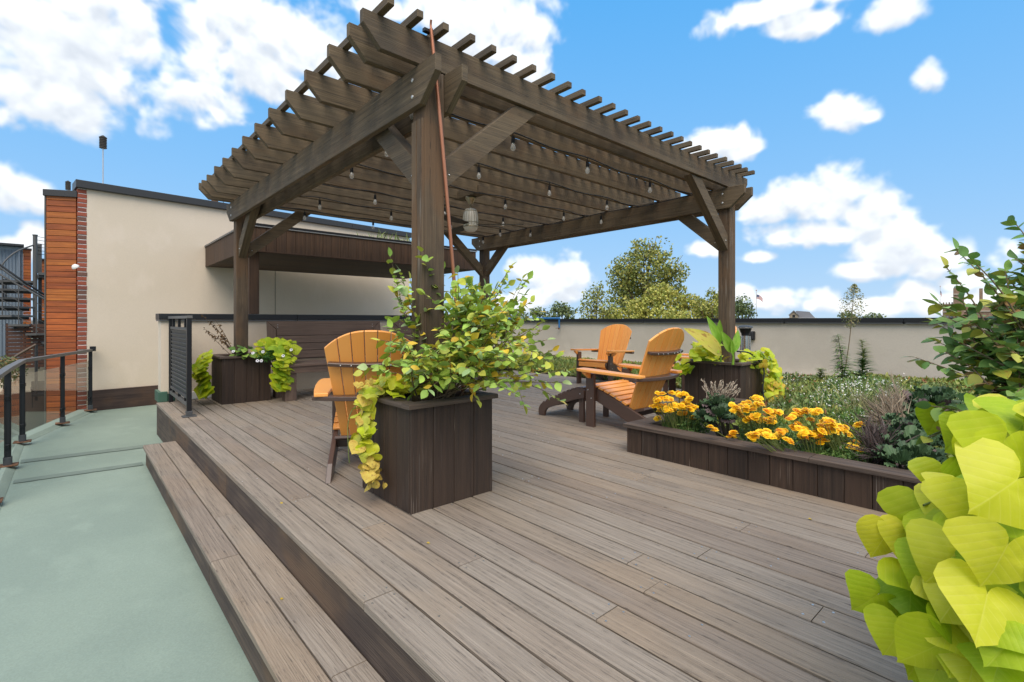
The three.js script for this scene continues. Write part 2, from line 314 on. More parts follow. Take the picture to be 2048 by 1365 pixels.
// ------------------------------------------------------------------ wooden deck, board by board
const PITCH = 0.1395, DX0 = 0.81, BEDX = 3.31, BEDZ = -2.33, DECKX = 7.0;
{
  const deck = structure('deck', 'weathered grey brown wooden deck of long boards', 'deck');
  const known = { 0: -1.74, 1: -3.0, 2: -2.36, 3: -1.72, 4: -1.095, 6: -1.084, 9: -1.083, 12: -1.08 };
  const rows = Math.round((DECKX - DX0) / PITCH);
  const screwGeo = new THREE.CylinderGeometry(0.0045, 0.0045, 0.003, 7);
  const screws = [];
  const r = rng(99);
  for (let i = 0; i < rows; i++) {
    const x = DX0 + (i + 0.5) * PITCH, z1 = x > BEDX - 0.02 ? BEDZ + 0.03 : 2.4, z0 = -7.70;
    const len = r() < 0.5 ? 3.66 : 3.05;
    let j = known[i] ?? -1.08 - Math.floor(r() * 9) * 0.64;
    const cuts = []; for (let z = j; z > z0 + 0.3; z -= len) cuts.push(z); for (let z = j + len; z < z1 - 0.3; z += len) cuts.push(z);
    cuts.sort((a, b) => a - b); const ends = [z0, ...cuts.filter((z) => z > z0 + 0.3 && z < z1 - 0.3), z1];
    for (let k = 0; k + 1 < ends.length; k++) {
      const a = ends[k] + 0.002, b = ends[k + 1] - 0.002;
      const m = part(deck, 'board', board(PITCH - 0.0105, 0.032, b - a, 0.003), M.deckSet[Math.floor(r() * M.deckSet.length)], [x, (r() - 0.5) * 0.003, (a + b) / 2]);
      m.rotation.z = (r() - 0.5) * 0.012;
      if (x < 3.3) for (const z of [a + 0.03, b - 0.03, (a + b) / 2]) for (const s of [-0.045, 0.045]) if (z > -4.5 && z < 1) screws.push(screwGeo.clone().translate(x + s, 0.0005, z + (r() - 0.5) * 0.012));
    }
  }
  const sc = part(deck, 'screw', mergeGeometries(screws), M.screw); sc.userData.kind = 'stuff';
  // solid dark sheet under the boards: shade of the gaps put into its colour
  part(deck, 'gap_shade_sheet', box(BEDX - DX0 - 0.04, 0.06, 10.0, 'z', 0), M.gapShade, [(DX0 + BEDX) / 2 + 0.02, -0.13, -2.65]);
  part(deck, 'gap_shade_sheet', box(DECKX - BEDX, 0.06, 5.3, 'z', 0), M.gapShade, [(DECKX + BEDX) / 2, -0.131, -5.02]);
  // side boards of the deck
  let z = -7.705; for (const L of [1.15, 2.6, 3.05, 2.9]) { part(deck, 'fascia_board', box(0.024, 0.365, L - 0.004, 'z'), M.riser, [DX0 + 0.022, -0.03 - 0.1865, z + L / 2]); z += L; }
  part(deck, 'fascia_board', box(6.1, 0.365, 0.024, 'x'), M.riser, [0.85 + 3.05, -0.2165, -7.69]);
  // step
  const step = structure('deck_step', 'long wooden step of two boards along the deck', 'step');
  const cut = [[-6.14, -4.834, -2.942, -0.4, 2.4], [-6.14, -3.582, -1.711, 1.3, 2.4]];
  for (let q = 0; q < 2; q++) for (let k = 0; k + 1 < cut[q].length; k++) {
    const a = cut[q][k] + 0.002, b = cut[q][k + 1] - 0.002;
    part(step, 'board', board(0.134, 0.03, b - a, 0.005), M.deckSet[(k * 2 + q + 1) % 6], [0.54 + 0.068 + q * 0.1405, -0.2 + (rnd() - 0.5) * 0.002, (a + b) / 2]);
  }
  for (const [a, b] of [[-6.12, -3.1], [-3.096, 2.4]]) part(step, 'riser_board', box(0.024, 0.164, b - a, 'z'), M.riser, [0.575, -0.2 - 0.031 - 0.083, (a + b) / 2]);
  part(step, 'end_board', box(0.22, 0.164, 0.024, 'x'), M.riser, [0.70, -0.314, -6.12]);
}

// ------------------------------------------------------------------ planted bed and green roof
{
  const bed = structure('green_roof', 'soil of the green roof and the planted bed', 'soil');
  const soil = (x0, x1, z0, z1, y) => {
    const nx = 40, nz = 40, g = new THREE.PlaneGeometry(x1 - x0, z1 - z0, nx, nz); g.rotateX(-Math.PI / 2);
    const p = g.attributes.position; for (let i = 0; i < p.count; i++) p.setY(i, (noise3(p.getX(i) * 6 + 3, 1, p.getZ(i) * 6) - 0.5) * 0.05);
    g.translate((x0 + x1) / 2, y, (z0 + z1) / 2); g.computeVertexNormals(); return grain(g, 'z', [0, 0]);
  };
  part(bed, 'soil', soil(BEDX + 0.02, 10, BEDZ, 3, 0.09), M.soil);
  part(bed, 'soil', soil(DECKX, 10, -13, BEDZ, -0.02), M.soil);
  const wall = thing('planting_bed', 'long low dark wooden planting bed edge with marigolds behind it', 'planter bed', null, [0, 0, 0]);
  let z = BEDZ; const r = rng(5);
  while (z < 2.3) { const w = 0.135; part(wall, 'plank', box(0.022, 0.2, w - 0.003, 'y'), M.planterSet[Math.floor(r() * 3)], [BEDX + 0.011 + (r() - 0.5) * 0.002, 0.1, z + w / 2]); z += w; }
  for (let x = BEDX + 0.03; x < 5.2; x += 0.135) part(wall, 'plank', box(0.132, 0.2, 0.022, 'y'), M.planterSet[Math.floor(r() * 3)], [x + 0.066, 0.1, BEDZ + 0.011]);
  for (const [a, b] of [[BEDZ - 0.02, -1.02], [-1.017, 1.0], [1.003, 2.4]]) part(wall, 'rim_board', board(0.145, 0.028, b - a, 0.005), M.rim, [BEDX + 0.05, 0.228, (a + b) / 2]);
  part(wall, 'rim_board', (() => { const g = board(0.145, 0.028, 1.82, 0.005); g.rotateY(Math.PI / 2); return g; })(), M.rim, [BEDX + 0.125 + 0.91, 0.2275, BEDZ + 0.05]);
}

// ------------------------------------------------------------------ parapet wall on the far side
{
  const w = thing('parapet_wall', 'long grey stucco parapet wall with black metal cap behind the orange chairs', 'wall');
  part(w, 'wall', box(0.3, 1.55, 17, 'y', 0), M.stuccoGrey, [10.15, 0.215, -5.5]);
  const cuts = [-14, -9.6, -6.55, -3.5, -1.72, 1.35, 3];
  for (let i = 0; i + 1 < cuts.length; i++) {
    part(w, 'cap', box(0.4, 0.075, cuts[i + 1] - cuts[i] - 0.004, 'z', 0.006), M.cap, [10.14, 1.0525, (cuts[i] + cuts[i + 1]) / 2]);
    part(w, 'cap_lip', box(0.38, 0.022, cuts[i + 1] - cuts[i] - 0.03, 'z', 0.004), M.capLip, [10.14, 1.0025, (cuts[i] + cuts[i + 1]) / 2]);
  }
  const strip = thing('edging_stone', 'pale stone edging strip at the foot of the parapet wall', 'edging');
  for (let z = -13.5, i = 0; z < 2.6; z += 0.62, i++) part(strip, 'stone', box(0.26, 0.07, 0.6, 'z', 0.006), [M.white, tinted(M.white, 0.62, 0.6, 0.56), tinted(M.white, 0.7, 0.68, 0.63)][i % 3], [9.86, 0.0 + (rnd() - 0.5) * 0.01, z + 0.3]);
}
// low wall behind the bench
{
  const w = thing('terrace_wall', 'low beige stucco wall with black cap behind the dark bench', 'wall');
  part(w, 'wall', box(5.15, 1.38, 0.28, 'y', 0), M.stucco, [0.87 + 2.575, 0.365, -7.89]);
  part(w, 'base_flashing', box(0.10, 0.13, 0.35, 'y', 0.004), plain(0.05, 0.12, 0.085, 0.5), [0.885, 0.065, -7.88]);
  part(w, 'base_flashing', box(0.16, 0.10, 0.03, 'y', 0.004), plain(0.05, 0.12, 0.085, 0.5), [0.94, 0.05, -7.74]);
  part(w, 'base_trim', box(1.0, 0.10, 0.025, 'x', 0.004), M.white, [1.55, 0.05, -7.737]);
  for (const [a, b] of [[0.845, 2.55], [2.553, 4.3], [4.303, 6.05]]) {
    part(w, 'cap', box(b - a, 0.078, 0.36, 'x', 0.006), M.cap, [(a + b) / 2, 1.098, -7.89]);
    part(w, 'cap_lip', box(b - a - 0.01, 0.02, 0.34, 'x', 0.004), M.capLip, [(a + b) / 2, 1.048, -7.89]);
  }
}
// ------------------------------------------------------------------ tall stucco building on the left with its brick corner
{
  const b = thing('stucco_building', 'tall beige stucco building wall with brick edge and black roof cap', 'building', null, [0.088, 0, -10.333], 6 * Math.PI / 180);
  part(b, 'wall', box(6.2, 3.53, 0.3, 'y', 0), M.stucco, [0.105 + 3.1, 1.365, -0.15]);
  part(b, 'wall_body', box(6.1, 3.4, 5, 'y', 0), M.stucco, [0.15 + 3.05, 1.30, -2.9]);
  part(b, 'mortar', box(0.10, 4.0, 0.3, 'y', 0), M.white, [0.053, 1.13, -0.156]);
  const brickMats = [[0.27, 0.075, 0.045], [0.32, 0.085, 0.05], [0.22, 0.07, 0.05], [0.17, 0.085, 0.065], [0.29, 0.10, 0.06]].map((c) => { const m = M.rust.clone(); m.map = null; m.color = new THREE.Color().setRGB(...c); return m; });
  const bg = box(0.112, 0.058, 0.31, 'x', 0.004);
  let k = 0; for (let y = -0.86; y < 3.1; y += 0.0725, k++) { const m = part(b, 'brick', bg, brickMats[Math.floor(rnd() * 5)], [0.052 + (rnd() - 0.5) * 0.006, y + 0.03, -0.15 + (rnd() - 0.5) * 0.008]); m.rotation.z = (rnd() - 0.5) * 0.03; }
  for (const [a, c] of [[-0.03, 2.4], [2.403, 4.7], [4.703, 6.36]]) part(b, 'roof_cap', box(c - a, 0.12, 0.42, 'x', 0.006), tinted(M.cap, 0.045, 0.045, 0.047), [(a + c) / 2, 3.19, -0.14]);
  part(b, 'base_board', box(5.4, 0.33, 0.03, 'x', 0.004), tinted(M.riser, 0.62, 0.56, 0.62), [0.115 + 2.7, -0.235, 0.017]);
  part(b, 'joint', box(0.012, 2.2, 0.006, 'y', 0), plain(0.25, 0.22, 0.18, 0.9), [3.02, 1.2, 0.0005]);
  // timber clad end of the building: weatherboards
  const s = thing('timber_cladding', 'tall narrow panel of orange brown horizontal boards beside the brick edge', 'cladding', null, [0.07, 0, -10.36], -25.7 * Math.PI / 180);
  part(s, 'backing', box(0.385, 6.0, 0.3, 'y', 0), M.black, [-0.20, 0.02, -0.18]);
  const cl = wood({ base: [176, 98, 44], dark: [120, 62, 28], pale: [200, 128, 62], stain: [150, 82, 40], blotch: 0.6, crack: 0.2, seed: 141, bump: 0.001, rough: 0.5 });
  M.clad = [cl, tinted(cl, 0.8, 0.7, 0.62), tinted(cl, 1.0, 1.05, 0.8), tinted(cl, 0.72, 0.6, 0.55), tinted(cl, 1.05, 0.92, 0.8)];
  for (let y = -2.9; y < 2.97; y += 0.0925) part(s, 'board', box(0.385, 0.086, 0.022, 'x', 0.003), M.clad[Math.floor(noise3(y * 3.1, 4, 2) * 9 + rnd() * 2) % 5], [-0.198, y + 0.043, -0.016]);
  part(s, 'top_cap', box(0.44, 0.10, 0.4, 'x', 0.005), tinted(M.cap, 0.045, 0.045, 0.047), [-0.2, 3.03, -0.17]);
  part(s, 'corner_trim', box(0.02, 5.9, 0.03, 'y', 0.003), tinted(M.cap, 0.10, 0.09, 0.08), [-0.402, 0.04, -0.012]);
  // lower cladding under the floor edge
  const l = thing('lower_cladding', 'brown horizontal boards below the edge of the green floor', 'cladding', null, [-0.29, 0, -10.54], -25.7 * Math.PI / 180);
  part(l, 'backing', box(1.55, 2.4, 0.2, 'y', 0), M.black, [-0.78, -1.95, -0.13]);
  for (let y = -2.9; y < -0.78; y += 0.0925) part(l, 'board', box(1.55, 0.086, 0.022, 'x', 0.003), M.clad[Math.floor(rnd() * 5)], [-0.78, y + 0.043, -0.016]);
  // small things on the roof edge
  const v = thing('roof_vent', 'small red brown flared vent on the building roof edge', 'vent', null, [2.02, 3.25, -10.62]);
  part(v, 'pipe', new THREE.CylinderGeometry(0.055, 0.06, 0.09, 16), M.rust, [0, 0.03, 0]);
  part(v, 'hood', new THREE.CylinderGeometry(0.085, 0.06, 0.035, 16), M.rust, [0, 0.115, 0]);
  part(v, 'collar', new THREE.CylinderGeometry(0.045, 0.045, 0.05, 12), M.steel, [0, 0.085, 0]);
  const h = tube([[0, 0, 0], [0, 0.06, 0], [-0.012, 0.085, 0], [-0.035, 0.09, 0]], 0.006, 14, 6); solo('roof_hook', 'small bent pipe hook beside the roof vent', 'pipe', h, M.black, [2.16, 3.24, -10.62]);
  solo('roof_stub', 'short dark pipe stub on the building roof edge', 'pipe', new THREE.CylinderGeometry(0.011, 0.011, 0.1, 8), M.black, [2.60, 3.28, -10.68]);
  const lantern = (name, label, x, y, z, pole, s) => {
    const t = thing(name, label, 'vent', 'dark ribbed roof vents', [x, y, z]);
    const pr = []; for (let i = 0; i <= 6; i++) { const yy = i * 0.045; pr.push(new THREE.Vector2(0.075, yy), new THREE.Vector2(0.088, yy + 0.008), new THREE.Vector2(0.088, yy + 0.026), new THREE.Vector2(0.072, yy + 0.034)); }
    pr.unshift(new THREE.Vector2(0.002, 0)); pr.push(new THREE.Vector2(0.095, 0.305), new THREE.Vector2(0.05, 0.34), new THREE.Vector2(0.02, 0.365), new THREE.Vector2(0.001, 0.37));
    const g = new THREE.LatheGeometry(pr, 16); g.scale(s, s, s); part(t, 'ribbed_body', g, plain(0.045, 0.04, 0.035, 0.85), [0, 0, 0]);
    if (pole) part(t, 'pole', new THREE.CylinderGeometry(0.009, 0.009, pole, 8), plain(0.5, 0.5, 0.5, 0.4, 0.6), [0, -pole / 2, 0]);
  };
  { const p = at(205.5, 297, 9.2); lantern('roof_finial', 'dark ribbed vent on a thin pole above the roof', p.x, p.y, p.z, 1.1, 0.66); }
  { const p = at(135.5, 380, 9.0); lantern('roof_finial', 'short dark ribbed vent above the orange cladding', p.x, p.y, p.z, 0.4, 0.46); }
  { const p = at(149, 533, 7.55), t = thing('wall_lamp', 'small white cone wall lamp on the orange cladding', 'lamp', null, [p.x, p.y, p.z]);
    part(t, 'shade', new THREE.LatheGeometry([[0.004, 0.03], [0.025, 0.025], [0.045, 0], [0.05, -0.02], [0.046, -0.02], [0.02, 0.015]].map((q) => new THREE.Vector2(...q)), 20), M.white, [0, 0, 0], [0.5, 0, 0.6]);
    part(t, 'arm', new THREE.CylinderGeometry(0.008, 0.008, 0.09, 8), M.white, [0.02, 0.0, -0.04], [1.2, 0, 0]); }
}
// ------------------------------------------------------------------ dark wooden canopy over the wall
{
  const c = thing('canopy', 'dark brown timber canopy with planted roof projecting from the building', 'canopy');
  const X0 = 1.85, X1 = 5.95, Z0 = -7.72, Z1 = -10.55, B = 2.03, T = 2.39, r = rng(12);
  part(c, 'core', box(X1 - X0 - 0.06, 0.3, Z0 - Z1 - 0.06, 'x', 0), M.riser, [(X0 + X1) / 2, 2.22, (Z0 + Z1) / 2]);
  for (let x = X0; x < X1 - 0.01; x += 0.1367) part(c, 'fascia_board', box(0.134, T - B, 0.022, 'y'), M.canopy, [x + 0.068, (T + B) / 2, Z0 - 0.011 + (r() - 0.5) * 0.002]);
  for (let z = Z1; z < Z0 - 0.03; z += 0.1367) part(c, 'fascia_board', box(0.022, T - B, 0.134, 'y'), M.canopy, [X0 + 0.011 + (r() - 0.5) * 0.002, (T + B) / 2, z + 0.068]);
  for (let z = Z1 + 0.05; z < Z0 - 0.1; z += 0.14) part(c, 'soffit_board', box(X1 - X0 - 0.05, 0.02, 0.134, 'x'), [M.canopy, tinted(M.canopy, 1.15, 1.1, 1), tinted(M.canopy, 0.85, 0.82, 0.8)][Math.floor(r() * 3)], [(X0 + X1) / 2, B + 0.012, z + 0.07]);
  part(c, 'drip_edge', box(X1 - X0 + 0.05, 0.014, 0.05, 'x', 0.002), plain(0.5, 0.5, 0.5, 0.35, 0.8), [(X0 + X1) / 2, T + 0.008, Z0 - 0.01]);
  part(c, 'edge_cap', box(X1 - X0 + 0.04, 0.04, 0.07, 'x', 0.003), M.cap, [(X0 + X1) / 2, T + 0.035, Z0 - 0.03]);
  part(c, 'edge_cap', box(0.07, 0.03, Z0 - Z1, 'z', 0.003), M.capLip, [X0 + 0.02, T + 0.016, (Z0 + Z1) / 2 - 0.05]);
  part(c, 'support_post', box(0.135, 0.93, 0.135, 'y', 0.004), M.canopy, [1.97, 1.14 + 0.465, -7.83]);
}

// ------------------------------------------------------------------ pergola
const PX = [1.645, 5.67], PZ = [-2.61, -7.1];
{
  const p = thing('pergola', 'large dark brown timber pergola with open rafters over the deck', 'pergola');
  const r = rng(64), tm = () => M.timberSet[Math.floor(r() * 4)];
  for (const x of PX) for (const z of PZ) {
    const po = part(p, 'post', box(0.14, 2.56, 0.14, 'y', 0.006), M.post, [x, 1.28, z]);
    if (x === PX[0] && z === PZ[0]) { part(po, 'post_strip', box(0.02, 1.95, 0.058, 'y', 0.003), M.post, [-0.079, -0.0, 0.036]); part(po, 'post_strip', box(0.02, 1.95, 0.058, 'y', 0.003), tinted(M.post, 1.15, 1.12, 1.05), [-0.079, 0, -0.026]); }
  }
  // doubled beams along z with clipped ends
  const zN = -2.36, zF = -7.345, yb = 2.325, yt = 2.56;
  const bm = [[zF, yt], [zN, yt], [zN, yt - 0.095], [zN - 0.165, yb], [zF + 0.165, yb], [zF, yt - 0.095]];
  for (const x of PX) for (const s of [-1, 1]) {
    const g = prism(bm.map(([z, y]) => [-z, y]).reverse(), 0.044, 0.003); g.rotateY(Math.PI / 2);
    const m = part(p, 'beam', grain(g, 'z'), tm(), [x + s * 0.0925, 0, 0]);
    for (const z of PZ) for (const y of [2.39, 2.49]) { const b = part(m, 'bolt', new THREE.SphereGeometry(0.013, 10, 6), M.screw, [s * 0.0225, y, z]); b.scale.set(0.5, 1, 1); }
  }
  // rafters along x
  const xs = [1.185, 6.07], ry = 2.562, rt = 2.748;
  const rf = [[xs[0], rt], [xs[0], rt - 0.075], [xs[0] + 0.105, ry], [xs[1] - 0.105, ry], [xs[1], rt - 0.075], [xs[1], rt]];
  const zr = [-2.56, -2.735, -3.03, -3.43, -3.83, -4.25, -4.65, -5.06, -5.46, -5.86, -6.26, -6.66, -6.96, -7.135];
  for (const z of zr) { const m = part(p, 'rafter', grain(prism(rf, 0.042, 0.003), 'x'), tm(), [0, (r() - 0.5) * 0.006, z]); m.rotation.y = (r() - 0.5) * 0.002; }
  // battens on top, along z
  for (let i = 0; i < 27; i++) part(p, 'batten', box(0.04, 0.042, 4.86, 'z', 0.003), tm(), [1.29 + 0.1785 * i + (r() - 0.5) * 0.008, rt + 0.024, -4.84 + (r() - 0.5) * 0.02]);
  // knee braces
  const brace = (x, z, dx, dz) => {
    const L = 0.72, g = prism([[0, -0.105], [0, 0.105], [L - 0.105, L], [L + 0.105, L]], 0.088, 0.004);
    const m = part(p, 'knee_brace', grain(g, 'x'), tm(), [x + dx * 0.07, 1.94, z + dz * 0.07]);
    if (dx) m.rotation.y = dx > 0 ? 0 : Math.PI; else m.rotation.y = dz > 0 ? -Math.PI / 2 : Math.PI / 2;
    m.scale.y = 0.86;
    for (const s of [-1, 1]) part(m, 'screw_head', new THREE.SphereGeometry(0.008, 8, 6), M.screw, [0.05, 0.02, s * 0.044]);
  };
  for (const [i, x] of PX.entries()) for (const [j, z] of PZ.entries()) { brace(x, z, i ? -1 : 1, 0); brace(x, z, 0, j ? 1 : -1); }
  // block that carries the fan
  part(p, 'fan_block', box(0.14, 0.09, 0.5, 'z', 0.003), M.timberSet[3], [3.66, 2.607, -4.855 + 0.0]);
}
// copper pipe leaning in front of the near post
{
  const t = thing('copper_pipe', 'thin copper pipe leaning against the near pergola post', 'pipe');
  part(t, 'pipe', tube([[1.592, 2.775, -2.50], [1.66, 2.25, -2.505], [1.84, 0.9, -2.56], [1.885, 0.56, -2.575]], 0.0115, 40, 10), M.copper);
  part(t, 'nozzle', tube([[1.592, 2.765, -2.50], [1.590, 2.80, -2.50], [1.586, 2.822, -2.49]], 0.007, 10, 8), M.copper);
  part(t, 'clamp', box(0.045, 0.02, 0.03, 'x', 0.002), M.black, [1.575, 2.765, -2.52]);
}
// ceiling fan
{
  const t = thing('ceiling_fan', 'ceiling fan with ribbed glass lamp and dark blades under the pergola', 'fan', null, [3.66, 0, -4.855]);
  const lathe = (pts, n = 28) => new THREE.LatheGeometry(pts.map((q) => new THREE.Vector2(...q)), n);
  const brass = plain(0.45, 0.40, 0.30, 0.35, 0.8), milk = plain(0.72, 0.70, 0.64, 0.35);
  part(t, 'ceiling_mount', lathe([[0.001, 2.465], [0.02, 2.467], [0.035, 2.49], [0.065, 2.54], [0.07, 2.56], [0.001, 2.56]]), brass);
  part(t, 'down_rod', new THREE.CylinderGeometry(0.012, 0.012, 0.08, 10), brass, [0, 2.43, 0]);
  const pr = [[0.001, 2.135], [0.045, 2.138], [0.075, 2.16], [0.088, 2.19]];
  part(t, 'glass_bowl', lathe(pr), milk);
  part(t, 'band', lathe([[0.088, 2.188], [0.095, 2.19], [0.095, 2.2], [0.088, 2.203], [0.088, 2.188]]), brass);
  const body = part(t, 'motor_body', lathe([[0.088, 2.203], [0.094, 2.25], [0.093, 2.31], [0.08, 2.38], [0.06, 2.41], [0.012, 2.414]]), milk);
  for (let i = 0; i < 18; i++) { const a = i / 18 * Math.PI * 2, q = [[0.09, 2.205], [0.097, 2.25], [0.096, 2.31], [0.083, 2.38], [0.062, 2.412]].map(([x, y]) => V(Math.cos(a) * x, y, Math.sin(a) * x)); part(body, 'rib', tube(q, 0.0022, 10, 5), brass); }
  for (const y of [2.247, 2.385]) part(body, 'ring', new THREE.TorusGeometry(y < 2.3 ? 0.097 : 0.081, 0.003, 6, 28), brass, [0, y, 0], [Math.PI / 2, 0, 0]);
  const bl = new THREE.Shape(); bl.moveTo(0.08, -0.03); bl.bezierCurveTo(0.25, -0.075, 0.5, -0.085, 0.64, -0.04); bl.quadraticCurveTo(0.67, 0, 0.64, 0.04); bl.bezierCurveTo(0.5, 0.07, 0.25, 0.06, 0.08, 0.03);
  const bg = new THREE.ExtrudeGeometry(bl, { depth: 0.008, bevelEnabled: false, curveSegments: 8 }); bg.rotateX(-Math.PI / 2);
  for (let k = 0; k < 3; k++) { const m = part(t, 'blade', bg, plain(0.03, 0.022, 0.016, 0.5), [0, 2.222, 0]); m.rotation.set(0.16, -0.73 + k * Math.PI * 2 / 3, 0, 'YXZ'); }
}
// string lights
{
  const strands = [[-2.93, [1.72, 2.63, 3.55, 4.58], 'nearest'], [-3.73, [1.95, 2.91, 3.88, 4.89], 'second'], [-4.53, [2.0, 2.97, 3.94, 4.99], 'third'], [-5.36, [2.65, 3.62, 4.62], 'fourth'], [-6.06, [2.27, 3.23, 4.2, 5.16], 'fifth'], [-6.84, [2.36, 3.35, 4.36, 5.43], 'farthest']];
  const bulbPr = [[0.001, -0.062], [0.010, -0.060], [0.0185, -0.051], [0.0215, -0.038], [0.018, -0.022], [0.0125, -0.010], [0.0115, 0]].map((q) => new THREE.Vector2(...q));
  const bulbG = new THREE.LatheGeometry(bulbPr, 16), sockG = new THREE.CylinderGeometry(0.0135, 0.0155, 0.05, 12), hookG = new THREE.CylinderGeometry(0.004, 0.004, 0.035, 6);
  const filG = tube([[-0.004, -0.008, 0], [-0.007, -0.04, 0], [0, -0.03, 0.004], [0.007, -0.042, 0], [0.004, -0.008, 0]], 0.0012, 16, 4);
  const r = rng(8);
  for (const [z, xs, which] of strands) {
    const t = thing('string_light', `${which} row of clear bulbs strung under the pergola rafters`, 'string lights', 'string lights under the pergola', [0, 0, z]);
    const pts = []; const ends = [1.72, ...xs, 5.58];
    for (let i = 0; i + 1 < ends.length; i++) { pts.push(V(ends[i], 2.548, 0), V((ends[i] + ends[i + 1]) / 2, 2.528 - r() * 0.01, 0.005)); } pts.push(V(5.58, 2.548, 0));
    const q = pts.filter((v, i) => i === 0 || v.distanceTo(pts[i - 1]) > 0.05);
    part(t, 'wire', tube(q, 0.0055, 120, 6), M.black);
    for (const x of xs) { const y = 2.548; part(t, 'hook', hookG, M.black, [x, y - 0.02, 0]); const s = part(t, 'socket', sockG, M.black, [x, y - 0.062, 0]); part(s, 'bulb', bulbG, M.bulbGlass, [0, -0.024, 0]); part(s, 'filament', filG, M.filament, [0, -0.026, 0]); }
  }
  const t = thing('string_light', 'row of clear bulbs strung along the far side beam', 'string lights', 'string lights under the pergola', [5.52, 0, 0]);
  part(t, 'wire', tube([[0, 2.545, -2.9], [0.01, 2.53, -3.6], [0.0, 2.545, -4.31], [0.01, 2.525, -5.0], [0.0, 2.545, -5.73], [0, 2.53, -6.4], [0, 2.545, -6.9]], 0.0055, 100, 6), M.black);
  for (const z of [-4.31, -5.73]) { const y = 2.5; part(t, 'hook', hookG, M.black, [0, y + 0.02, z]); const s = part(t, 'socket', sockG, M.black, [0, y - 0.022, z]); part(s, 'bulb', bulbG, M.bulbGlass, [0, -0.024, 0]); part(s, 'filament', filG, M.filament, [0, -0.026, 0]); }
}

// ================================================================== FURNITURE AND FITTINGS
// planter boxes clad in reeded boards
function planterBox(label, x, z, h = 0.6, w = 0.57, d = 0.6) {
  const t = thing('planter_box', label, 'planter', 'dark timber planter boxes', [x, 0, z]);
  const r = rng(Math.floor(x * 100 + 700));
  const nx = 4, nz = 4;
  for (const s of [-1, 1]) {
    for (let i = 0; i < nx; i++) part(t, 'plank', box(w / nx - 0.003, h - 0.03, 0.02, 'y'), M.planterSet[Math.floor(r() * 3)], [-w / 2 + (i + 0.5) * w / nx, (h - 0.03) / 2, s * (d / 2 - 0.01) + (r() - 0.5) * 0.002]);
    for (let i = 0; i < nz; i++) part(t, 'plank', box(0.02, h - 0.03, (d - 0.04) / nz - 0.003, 'y'), M.planterSet[Math.floor(r() * 3)], [s * (w / 2 - 0.01) + (r() - 0.5) * 0.002, (h - 0.03) / 2, -d / 2 + 0.02 + (i + 0.5) * (d - 0.04) / nz]);
    const rimX = part(t, 'rim_board', (() => { const g = board(0.085, 0.026, w + 0.05, 0.006); g.rotateY(Math.PI / 2); return g; })(), M.rim, [0, h - 0.003, s * (d / 2 - 0.018)]);
    part(t, 'rim_board', board(0.085, 0.026, d - 0.125, 0.006), M.rim, [s * (w / 2 - 0.018), h - 0.0035, 0]);
  }
  part(t, 'soil', grain(new THREE.BoxGeometry(w - 0.05, 0.05, d - 0.05, 6, 1, 6), 'z'), M.soil, [0, h - 0.085, 0]);
  return t;
}
planterBox('near dark planter box holding a tangled green and yellow shrub', 1.655, -2.65);
planterBox('far left planter box between the metal screen and the bench', 1.685, -7.27);
planterBox('right planter box at the pergola post above the marigolds', 5.56, -2.6, 0.6, 0.58, 0.64);
planterBox('foreground planter box hidden under large lime leaves', 1.9, 0.24);

// slatted metal screen at the deck corner
{
  const t = thing('metal_screen', 'black framed screen of grey slats at the deck corner', 'screen', null, [0.965, 0, 0]);
  const z0 = -6.36, z1 = -7.66;
  for (const z of [z0, z1]) { part(t, 'post', box(0.045, 1.07, 0.045, 'y', 0.003), M.black, [0, 0.535, z]); }
  part(t, 'foot_plate', box(0.13, 0.012, 0.11, 'x', 0.003), M.slatGrey, [0, 0.006, z0]);
  part(t, 'foot_collar', box(0.06, 0.05, 0.06, 'y', 0.004), M.slatGrey, [0, 0.035, z0]);
  part(t, 'top_rail', box(0.06, 0.03, 1.36, 'z', 0.004), M.rail, [0, 1.085, (z0 + z1) / 2]);
  part(t, 'bottom_rail', box(0.04, 0.035, 1.26, 'z', 0.003), M.rail, [0, 0.13, (z0 + z1) / 2]);
  for (const y of [0.205, 0.955]) part(t, 'frame_rail', box(0.035, 0.03, 1.14, 'z', 0.003), M.slatGrey, [0, y, (z0 + z1) / 2]);
  for (const z of [z0 - 0.075, z1 + 0.075]) part(t, 'frame_stile', box(0.03, 0.75, 0.025, 'y', 0.003), M.black, [0, 0.58, z]);
  for (const z of [z0 - 0.22, z0 - 0.65, z1 + 0.22]) { part(t, 'stub', box(0.028, 0.1, 0.028, 'y', 0.002), M.black, [0, 1.02, z]); part(t, 'stub', box(0.028, 0.045, 0.028, 'y', 0.002), M.black, [0, 0.168, z]); }
  for (const y of [0.35, 0.8]) for (const z of [z0 - 0.042]) part(t, 'bracket', box(0.03, 0.03, 0.045, 'z', 0.002), M.rail, [0, y, z]);
  for (let i = 0; i < 15; i++) { const m = part(t, 'slat', box(0.012, 0.052, 1.1, 'z', 0.002), M.slatGrey, [0, 0.245 + i * 0.0475, (z0 + z1) / 2]); m.rotation.z = 0.35; }
}
